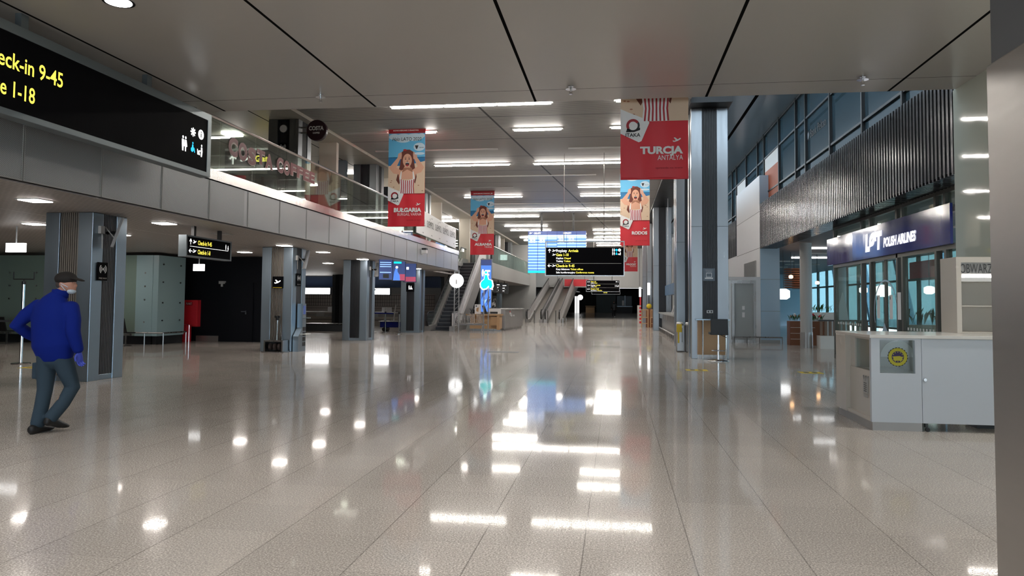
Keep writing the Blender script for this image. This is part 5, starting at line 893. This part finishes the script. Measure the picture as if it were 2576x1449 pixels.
for i, y in enumerate((32.4, 33.4, 34.6)): tag(MB().poly([(-.15, 0), (-.12, 0), (0, .33), (.12, 0), (.15, 0), (.02, .4), (-.02, .4)], (2.6, y, 1.05), XU, ZU, 'white', .03).build('menu_stand'), 'white folded menu stand on the snack counter, %s' % ORD[i], 'stand')
# chairs and lamps beyond
def chair(x, y, lab):
    t = thing('wooden_chair', lab, 'chair', (x, y, 0))
    for dx in (-.2, .2):
        for dy in (-.2, .2): box('leg', x+dx-.025, y+dy-.025, 0, x+dx+.025, y+dy+.025, 1.15 if dy < 0 else .62, 'wood', t)
    box('seat', x-.23, y-.23, .62, x+.23, y+.23, .66, 'wood', t); box('stretcher', x-.2, y-.21, .25, x+.2, y-.19, .29, 'wood', t)
    for k_ in range(4): box('back_slat', x-.14+k_*.09, y-.21, .66, x-.11+k_*.09, y-.19, 1.12, 'wood', t)
    box('back_rail', x-.22, y-.22, 1.1, x+.22, y-.18, 1.16, 'wood', t)
chair(1.75, 47.5, 'tall light wood chair by the red striped post'); chair(2.3, 47.2, 'tall light wood chair below the yellow balloon')
t = thing('striped_post', 'white post with red squares and a glowing white lamp on top', 'post', (1.5, 50, 0)); box('board', 1.35, 50, 0, 1.6, 50.1, 1.4, 'offwhite', t)
q = MB()
for k_ in range(5): q.box(1.48, 49.97, .2+k_*.24, 1.6, 50, .34+k_*.24, 'red')
q.box(1.5, 49.98, 1.4, 1.6, 50.05, 1.95, 'red').build('red_squares', t); box('lamp', 1.46, 49.96, 1.97, 1.6, 50.1, 2.6, 'box_lit', t)
t = thing('wall_lamp', 'tall glowing white lamp on the column past the snack counter', 'lamp', (2.25, 50, 2.1)); box('shade', 2.02, 50.0, 2.1, 2.18, 50.2, 2.9, 'box_lit', t); box('pole', 2.08, 50.06, 0, 2.14, 50.12, 2.1, 'black', t)
t = thing('balloon_stand', 'round yellow balloon disc above a brown box by the wooden chairs', 'stand', (2.05, 48.5, 0)); MB().ell((2.05, 48.4, 1.35), .17, .12, .17, 'yellow').build('balloon', t, smooth=True); box('box', 1.85, 48.3, 0, 2.3, 48.7, 1.17, 'brown', t)
for i, (x, y, l) in enumerate(((1.8, 17.35, 'yellow footprint sticker on the floor before the bar stool'), (4.27, 17.3, 'yellow footprint sticker on the floor before the airline shop'), (-12.6, 14.6, 'yellow sticker on the floor behind the man'))):
    t = thing('floor_sticker', l, 'sticker', (x, y, 0)); box('patch', x-.24, y-.22, .0005, x+.24, y+.2, .003, 'yellow', t)
    q = MB()
    for dx in (-.09, .09): q.add([(x+dx+.06*math.cos(a/8*math.pi), y+.13*math.sin(a/8*math.pi), .0042) for a in range(16)], [tuple(range(16))], 'dark_grey')
    q.build('footprints', t)

# ================================================================== pretzel kiosk
t = thing('pretzel_kiosk', 'white L shaped pretzel kiosk counter with glass display corner and grey plinth', 'counter', (3.9, 10.1, 0))
k = MB(); kw, kc, kb = 'kiosk_white', 'kiosk_cream', 'kiosk_blue'
k.box(3.03, 9.48, 1.11, 5.55, 10.9, 1.15, kw); k.build('top', t, bevel=.004)
MB().box(3.03, 10.45, .1, 3.7, 10.88, 1.109, kc).build('end_wall', t, bevel=.004)
MB().box(3.09, 9.562, .1, 3.16, 10.45, .7, kc).box(3.05, 9.562, .1, 3.09, 10.45, .14, kc).box(3.1, 10.28, .7, 3.16, 10.45, 1.109, kc).box(3.1, 9.562, 1.08, 3.16, 10.28, 1.109, kc).build('side_panel', t)
MB().box(3.05, 9.5, .101, 3.62, 9.56, .69, kb).box(3.05, 9.5, .69, 3.15, 9.56, 1.109, kb).box(3.55, 9.5, .69, 3.62, 9.56, 1.109, kb).box(3.15, 9.5, 1.09, 3.55, 9.56, 1.109, kb).build('front_panel', t)
kd = MB().box(3.625, 9.5, .1, 4.75, 9.55, 1.109, kb).build('counter_door', t, bevel=.003); MB().cyl((3.65, 9.47, .62), (3.65, 9.5, .62), .018, 'chrome').build('lock', kd)
MB().box(3.66, 9.52, .05, 3.69, 9.56, .1, 'dark_grey').cyl((3.68, 9.5, .025), (3.68, 9.53, .025), .025, 'black').build('caster', kd)
box('display_floor', 3.12, 9.56, .66, 3.66, 10.4, .69, 'white', t); box('display_side', 3.68, 9.56, .66, 3.69, 10.4, 1.09, 'glass_frost', t); box('display_glass', 3.12, 9.56, .69, 3.125, 10.28, 1.08, 'glass_clear', t); box('display_glass', 3.16, 9.52, .69, 3.55, 9.525, 1.09, 'glass_clear', t)
MB().poly([(3.06, 9.51), (3.62, 9.51), (3.62, 10.4), (3.06, 10.88)], (0, 0, 0), XU, YU, 'esc_skirt', .1).build('plinth', t)
MB().box(4.4, 9.9, 0, 5.5, 10.2, .05, 'dark_grey').build('floor_track', t)
q = MB(); O = (3.36, 9.518, .885); n = 40
q.poly([((.118 if i % 2 else .108)*math.cos(2*math.pi*i/n), (.118 if i % 2 else .108)*math.sin(2*math.pi*i/n)) for i in range(n)], O, XU, ZU, 'black', .001).disc(0, 0, .107, .107, O, XU, ZU, 'olive', .001, .001).disc(0, 0, .07, .07, O, XU, ZU, 'indigo', .001, .002)
q.poly([(-.045, -.045), (.045, -.045), (.055, 0), (.02, .012), (-.055, .005)], O, XU, ZU, 'olive', .001, .003)
for i in range(12): a = 2*math.pi*i/12; q.disc(.058*math.cos(a), .058*math.sin(a), .006, .006, O, XU, ZU, 'olive', .001, .004, 6)
q.build('quality_badge', t); MB().poly([(.2*math.cos(math.pi*i/16), .2*math.sin(math.pi*i/16)) for i in range(17)], (3.44, 9.75, .87), XU, ZU, 'white', .01).build('round_card', t)
q = MB(); O = (3.088, 9.9, .36); U = (0, -1, 0)
q.poly([(0, .05), (.16, .05), (.18, .25), (.15, .2), (.13, .25), (.09, .19), (.05, .25), (.03, .2), (0, .25), (.0, .25)], O, U, ZU, 'grey_light', .01).poly([(.01, 0), (.15, 0), (.15, .035), (.01, .035)], O, U, ZU, 'grey_light', .01)
for i in range(5): q.rect(.03, .07+.025*i, .13, .08+.025*i, O, U, ZU, 'dark_grey', .002, .01)
for c_ in (.0, .09, .17): q.disc(c_, .255, .012, .012, O, U, ZU, 'grey_paint', .01)
q.build('crown_emblem', t)
t = thing('pretzel_display_tower', 'tall cream shelf unit lettered OBWARZANKI at the back of the kiosk', 'shelf unit', (5, 10.65, 1.15)); q = MB()
q.box(4.41, 10.4, 1.151, 4.47, 10.88, 2.08, kc).box(5.5, 10.4, 1.151, 5.56, 10.88, 2.08, kc).box(4.47, 10.84, 1.151, 5.5, 10.88, 2.08, kc).box(4.41, 10.4, 2.08, 5.56, 10.88, 2.15, kc).box(4.47, 10.42, 1.93, 5.5, 10.5, 2.08, 'esc_skirt').box(4.47, 10.41, 1.83, 5.5, 10.84, 1.88, 'white'); q.build('carcass', t); box('shelf', 4.47, 10.42, 1.5, 5.5, 10.84, 1.515, kc, t); box('bottom_shelf', 4.47, 10.42, 1.151, 5.5, 10.84, 1.17, kc, t)
MB().text('OBWARZANKI', 4.46, 1.94, .12, (0, 10.405, 0), XU, ZU, 'dark_grey', wd=.6).build('lettering', t); box('lamp_strip', 4.5, 10.43, 1.88, 5.45, 10.45, 1.915, 'panel_lit', t)
# upper floor coffee lounge
for i, (x, y, r, l) in enumerate(((-10.3, 17.6, .5, 'dark teal tub chair behind the coffee lettering'), (-9.7, 18.7, .4, 'second dark tub chair behind the coffee lettering'), (-10.8, 15.5, .4, 'dark red tub chair near the balcony rail start'))):
    t = thing('tub_chair', l, 'armchair', (x, y, 4.0)); m_ = 'red_dark' if i == 2 else 'booth_blue'
    MB().loft([((x, y, 4.15), r*.8, r*.8), ((x, y, 4.45), r, r), ((x, y, 4.5), r*.9, r*.9)], m_, 20).build('seat', t, smooth=True); q = MB()
    for k_ in range(9): a = math.pi*(k_/8)+.9; q.cyl((x+r*math.cos(a), y+r*math.sin(a), 4.3), (x+r*1.02*math.cos(a), y+r*1.02*math.sin(a), 4.82), .11, m_, n=10)
    q.build('backrest', t, smooth=True); MB().cyl((x, y, 4.0), (x, y, 4.15), .05, 'stainless').cyl((x, y, 4.0), (x, y, 4.02), r*.6, 'stainless').build('base', t)
for i, (x, y) in enumerate(((-9.1, 17.9), (-11.5, 20))):
    t = thing('cafe_table', 'small round cafe table %s' % ['between the dark tub chairs', 'deeper in the coffee lounge'][i], 'table', (x, y, 4.0)); MB().cyl((x, y, 4.7), (x, y, 4.73), .35, 'grey_light', n=24).build('top', t); MB().cyl((x, y, 4.0), (x, y, 4.7), .04, 'black').cyl((x, y, 4.0), (x, y, 4.02), .25, 'black').build('pedestal', t)
q = MB(); icon(q, 'man', 0, 0, .3, (-12.6, 23.902, 4.75), XU, ZU); 
struct(box('wall_bar', -15, 23.9, 4.0, -10.8, 24.0, 5.2, 'black')); struct(box('wall_lounge', -10.25, 24.2, 4.0, -9.62, 24.4, 7.0, 'cream_wall')); struct(box('wall_lounge', -11.6, 27.3, 4.0, -10.5, 27.6, 7.0, 'booth_blue'))
q.build('x').name = 'restroom_sign'; tag(bpy.data.objects['restroom_sign'], 'tiny glowing figure sign low behind the coffee glass', 'sign')
t = thing('wall_screen', 'black wall screen on the upper floor beside the BULGARIA banner', 'screen', (-10.4, 30.5, 5.4)); box('case', -10.95, 30.5, 5.3, -9.55, 30.6, 6.45, 'black_gloss', t); box('stand', -10.3, 30.55, 4.0, -10.2, 30.6, 5.3, 'black', t)
for i, y in enumerate((31.5, 39.5, 47.5, 55, 62.5)): struct(box('wall_lounge', -10.3, y, 4.0, -9.6, y+.2, 7.0, 'cream_wall'))
for i, (y, l) in enumerate(((30.2, 'blue and white framed product display seen under the BULGARIA banner'), (50, 'glowing white panel behind the far balcony glass'), (60, 'round glowing white lamp panel near the far balcony end'))):
    t = thing('upper_display', l, 'display', (-9.6, y, 4.0)); box('cabinet', -9.9, y, 4.0, -8.9, y+.4, 4.5 if i == 0 else 4.9, 'grey_light', t); box('light', -9.85, y-.02, 4.52 if i == 0 else 5.0, -8.95, y+.02, 4.68 if i == 0 else 5.45, 'box_lit', t)
    if i == 0: MB().box(-9.8, y-.02, 4.25, -9.2, y, 4.45, 'screen_blue').box(-9.9, y-.02, 4.46, -9.0, y, 4.5, 'red').build('print', t)

# ================================================================== people
def solid(mb, name, parent, voxel=.014, sm=6):
    o = mb.build(name, parent, smooth=True); m_ = o.modifiers.new('r', 'REMESH'); m_.mode = 'VOXEL'; m_.voxel_size = voxel; m_.use_smooth_shade = True
    s_ = o.modifiers.new('s', 'SMOOTH'); s_.iterations = sm; s_.factor = .6; return o
def limb(q, pts, m_, n=18, ref=(1, 0, 0)):
    """rounded tapering limb through (point, half width, half depth)"""
    P = [Vector(p[0]) for p in pts]; R = []
    d0 = (P[0]-P[1]).normalized(); R += [(P[0]+d0*pts[0][1]*.7, pts[0][1]*.45, pts[0][2]*.45), (P[0]+d0*pts[0][1]*.4, pts[0][1]*.85, pts[0][2]*.85)]
    R += [(P[i], pts[i][1], pts[i][2]) for i in range(len(pts))]
    d1 = (P[-1]-P[-2]).normalized(); R += [(P[-1]+d1*pts[-1][1]*.4, pts[-1][1]*.85, pts[-1][2]*.85), (P[-1]+d1*pts[-1][1]*.7, pts[-1][1]*.45, pts[-1][2]*.45)]
    return q.loft(R, m_, n, ref)
bx, by = -6.3, 7.55
man = thing('person', 'person in blue jacket, grey trousers, dark cap and blue gloves walking past the column', 'person', (bx, by, 0))
b = MB()   # body
limb(b, [((-6.29, 7.57, .86), .155, .115), ((-6.3, 7.56, 1.1), .16, .12), ((-6.3, 7.55, 1.35), .185, .125), ((-6.29, 7.55, 1.47), .12, .09)], 'skin'); limb(b, [((-6.28, 7.56, 1.44), .06, .06), ((-6.25, 7.58, 1.58), .055, .06)], 'skin')
limb(b, [((-6.37, 7.55, .86), .09, .1), ((-6.39, 7.56, .5), .06, .065), ((-6.41, 7.5, .1), .045, .045)], 'skin'); limb(b, [((-6.21, 7.57, .86), .09, .1), ((-6.15, 7.66, .5), .06, .065), ((-6.26, 7.5, .16), .045, .045)], 'skin')
limb(b, [((-6.5, 7.55, 1.42), .055, .055), ((-6.72, 7.5, 1.2), .045, .045), ((-6.6, 7.72, 1.02), .035, .035)], 'skin'); limb(b, [((-6.1, 7.56, 1.42), .055, .055), ((-6.02, 7.5, 1.15), .045, .045), ((-5.99, 7.55, .91), .034, .034)], 'skin')
# head turned to the hall, face towards +x
hc = Vector((-6.22, 7.62, 1.675)); b.ell(hc, .1, .083, .115, 'skin', 24, 16); b.ell(hc+Vector((.035, .01, -.06)), .065, .06, .06, 'skin', 20, 12); b.ell(hc+Vector((.1, .02, -.02)), .022, .016, .028, 'skin', 10, 8)
b.ell(hc+Vector((.062, .05, .012)), .02, .016, .014, 'skin', 10, 8); b.ell(hc+Vector((-.005, -.083, -.01)), .022, .014, .032, 'skin', 10, 8)
solid(b, 'body', man, .011, 4)
MB().ell(hc+Vector((.08, -.03, .01)), .01, .012, .007, 'white', 10, 6).ell(hc+Vector((.0885, -.028, .01)), .004, .005, .005, 'black', 8, 5).build('eyes', man, smooth=True)
MB().ell(hc+Vector((-.03, 0, -.005)), .085, .088, .075, 'hair', 20, 12).build('hair', man, smooth=True)
c = MB(); c.ell(hc+Vector((-.012, 0, .055)), .122, .104, .085, 'cap', 28, 14); c.loft([(hc+Vector((.07, .01, .06)), .085, .012), (hc+Vector((.13, .015, .05)), .075, .01), (hc+Vector((.19, .02, .032)), .045, .008)], 'cap', 20, ref=(0, 1, 0)); solid(c, 'cap', man, .008, 3)
c = MB(); c.ell(hc+Vector((.062, 0, -.088)), .042, .056, .03, 'mask', 16, 10); c.build('face_mask', man, smooth=True); q = MB().cyl(hc+Vector((.07, -.066, -.04)), hc+Vector((-.0, -.092, .0)), .004, 'mask', n=6).cyl(hc+Vector((.05, -.075, -.08)), hc+Vector((-.0, -.09, -.02)), .004, 'mask', n=6); q.build('mask_strap', man)
# trousers
c = MB(); limb(c, [((-6.29, 7.57, .97), .165, .13), ((-6.29, 7.57, .84), .175, .14)], 'trousers')
limb(c, [((-6.37, 7.55, .86), .1, .125), ((-6.385, 7.56, .66), .092, .1), ((-6.395, 7.56, .47), .078, .082), ((-6.4, 7.53, .3), .072, .078), ((-6.41, 7.49, .1), .07, .08)], 'trousers', ref=(1, 0, 0))
limb(c, [((-6.21, 7.57, .86), .1, .125), ((-6.17, 7.62, .66), .092, .1), ((-6.14, 7.67, .5), .08, .084), ((-6.19, 7.6, .33), .07, .075), ((-6.26, 7.5, .17), .066, .076)], 'trousers'); c.box(-6.52, 7.5, .6, -6.46, 7.62, .78, 'trousers')
solid(c, 'trousers', man, .012, 5)
# jacket with a little blouson hem
c = MB(); limb(c, [((-6.29, 7.57, .9), .215, .165), ((-6.3, 7.56, .98), .245, .18), ((-6.31, 7.55, 1.12), .235, .175), ((-6.31, 7.54, 1.28), .245, .165), ((-6.3, 7.54, 1.4), .235, .14), ((-6.29, 7.55, 1.48), .15, .11), ((-6.26, 7.57, 1.55), .085, .085)], 'jacket', 26)
limb(c, [((-6.49, 7.55, 1.42), .085, .085), ((-6.62, 7.51, 1.31), .082, .082), ((-6.71, 7.48, 1.2), .078, .078), ((-6.66, 7.6, 1.1), .066, .066), ((-6.6, 7.72, 1.02), .055, .055)], 'jacket')
limb(c, [((-6.11, 7.56, 1.41), .085, .09), ((-6.05, 7.53, 1.27), .08, .085), ((-6.02, 7.5, 1.13), .072, .078), ((-6.0, 7.53, 1.0), .064, .066), ((-5.99, 7.55, .93), .055, .058)], 'jacket')
solid(c, 'jacket', man, .012, 5); MB().loft([((-6.265, 7.57, 1.52), .09, .09), ((-6.255, 7.575, 1.6), .084, .086)], 'jacket', 22).build('collar', man, smooth=True)
MB().loft([((-6.285, 7.57, .875), .2, .155), ((-6.29, 7.57, .9), .215, .168)], 'jacket', 30).build('hem', man, smooth=True)
def hand(w, d, side, name):
    """gloved hand at wrist w pointing along d, fingers slightly curled"""
    q = MB(); d = Vector(d).normalized(); s_ = Vector(side).normalized(); nrm = d.cross(s_); w = Vector(w)
    limb(q, [(w, .03, .026), (w+d*.045, .042, .02), (w+d*.085, .043, .017)], 'glove', 14, ref=tuple(s_))
    for i, L in enumerate((.062, .072, .067, .052)):
        o_ = w+d*.09+s_*(-.032+.021*i); m1 = o_+d*L*.5+nrm*.006; m2 = m1+d*L*.33+nrm*.018; m3 = m2+d*L*.12+nrm*.018
        for a, b_, r in ((o_, m1, .0105), (m1, m2, .0095), (m2, m3, .0085)): limb(q, [(a, r, r), (b_, r*.93, r*.93)], 'glove', 10)
    a = w+d*.03-s_*.035; a1 = a+d*.03-s_*.025+nrm*.012; a2 = a1+d*.03-s_*.006+nrm*.012
    limb(q, [(a, .014, .014), (a1, .012, .012)], 'glove', 10); limb(q, [(a1, .012, .012), (a2, .0095, .0095)], 'glove', 10)
    solid(q, name, man, .0045, 2)
hand((-5.985, 7.555, .905), (.05, .12, -1), (.25, .95, .1), 'gloved_hand'); hand((-6.58, 7.745, 1.0), (.7, .6, -.3), (0, .3, 1), 'gloved_hand')
for (x, y, z, rz, pt) in ((-6.41, 7.5, 0, 0, 0), (-6.26, 7.55, .04, .1, .35)):
    c = MB(); 
    vs = [((x, y-.1, z+.05+pt*.15), .042, .05), ((x, y-.03, z+.06+pt*.1), .048, .058), ((x+.004, y+.07, z+.045), .05, .043), ((x+.01, y+.15, z+.032-pt*.04), .046, .03), ((x+.012, y+.19, z+.028-pt*.06), .032, .022)]
    limb(c, vs, 'shoe', 16); solid(c, 'shoe', man, .008, 3)
# far walker
x0, y0 = -.35, 84.9; fp = thing('person', 'distant person in dark clothes with a backpack walking down the hall', 'person', (x0, y0, 0))
c = MB(); limb(c, [((x0, y0, .9), .17, .13), ((x0, y0, 1.3), .2, .14), ((x0, y0, 1.48), .12, .09)], 'skin'); c.ell((x0, y0, 1.68), .09, .1, .12, 'skin'); limb(c, [((x0, y0, 1.45), .06, .06), ((x0, y0, 1.6), .055, .055)], 'skin')
for s_ in (-1, 1):
    limb(c, [((x0+s_*.09, y0, .88), .08, .1), ((x0+s_*.1, y0+s_*.08, .48), .06, .07), ((x0+s_*.1, y0-s_*.12, .06), .045, .06)], 'skin'); limb(c, [((x0+s_*.21, y0, 1.4), .055, .055), ((x0+s_*.28, y0, 1.12), .045, .045), ((x0+s_*.26, y0+.1, .85), .04, .04)], 'skin')
solid(c, 'body', fp, .02, 4)
c = MB(); limb(c, [((x0, y0, .8), .22, .16), ((x0, y0, 1.3), .23, .17), ((x0, y0, 1.5), .12, .1)], 'black')
for s_ in (-1, 1): limb(c, [((x0+s_*.21, y0, 1.42), .075, .075), ((x0+s_*.29, y0, 1.12), .065, .065), ((x0+s_*.27, y0+.08, .92), .05, .05)], 'black')
solid(c, 'coat', fp, .02, 4); c = MB()
for s_ in (-1, 1): limb(c, [((x0+s_*.09, y0, .88), .1, .12), ((x0+s_*.1, y0+s_*.08, .48), .08, .085), ((x0+s_*.1, y0-s_*.12, .1), .065, .075)], 'black')
solid(c, 'trousers', fp, .02, 4); MB().ell((x0, y0, 1.72), .1, .11, .11, 'hair').build('hair', fp, smooth=True); MB().box(x0-.16, y0-.32, 1.0, x0+.16, y0-.15, 1.45, 'dark_grey').build('backpack', fp, bevel=.03)
for s_ in (-1, 1): MB().box(x0+s_*.1-.05, y0-s_*.12-.1, 0, x0+s_*.1+.05, y0-s_*.12+.15, .08, 'white' if s_ > 0 else 'black').build('shoe', fp, bevel=.02)

# groups of repeats
GR = {'steel_column': 'steel clad columns of the hall', 'hanging_banner': 'red beach holiday banners', 'wayfinding_sign': 'black wayfinding signs', 'hanging_screen': 'screens hanging under the balconies', 'waste_bin': 'waste bins by the tall column', 'wooden_chair': 'tall light wood chairs',
      'bollard': 'steel bollards before the moving ramps', 'moving_ramp': 'moving ramps', 'exit_lamp': 'glowing exit lamp boxes', 'column_monitor': 'tilted monitors on columns', 'tub_chair': 'dark tub chairs of the coffee lounge', 'pendant_lamp': 'pendant lamps of the cafe', 'belt_post': 'belt barrier posts',
      'bumper_rail': 'low steel bumper rails', 'waiting_bench': 'dark waiting seat rows', 'radio_wave_sign': 'square radio wave signs', 'fire_sprinkler': 'chrome fire sprinklers', 'downlight': 'round downlights', 'light_box': 'check-in light boxes', 'checkin_desk': 'check-in belt desks', 'floor_sticker': 'yellow floor stickers',
      'window_planter': 'cream planters of green plants', 'round_column': 'round grey columns', 'menu_stand': 'white menu stands', 'office_cupboard': 'office cupboards behind the upper glass', 'cafe_table': 'cafe tables', 'passage_column': 'steel posts of the far passage', 'ceiling_light': 'ceiling strip lights', 'slatted_lampshade': 'slatted wooden lampshades', 'service_counter': 'grey service counters', 'upper_display': 'upper floor displays', 'poster_panel': 'poster panels behind the grey desk', 'window_poster': 'rust orange office posters', 'plane_sign': 'small black column signs', 'glass_railing': 'balcony glass railings'}
for o in list(C.objects):
    if o.parent is None and 'label' in o and 'group' not in o:
        g = GR.get(o.name.split('.')[0])
        if g: o['group'] = g
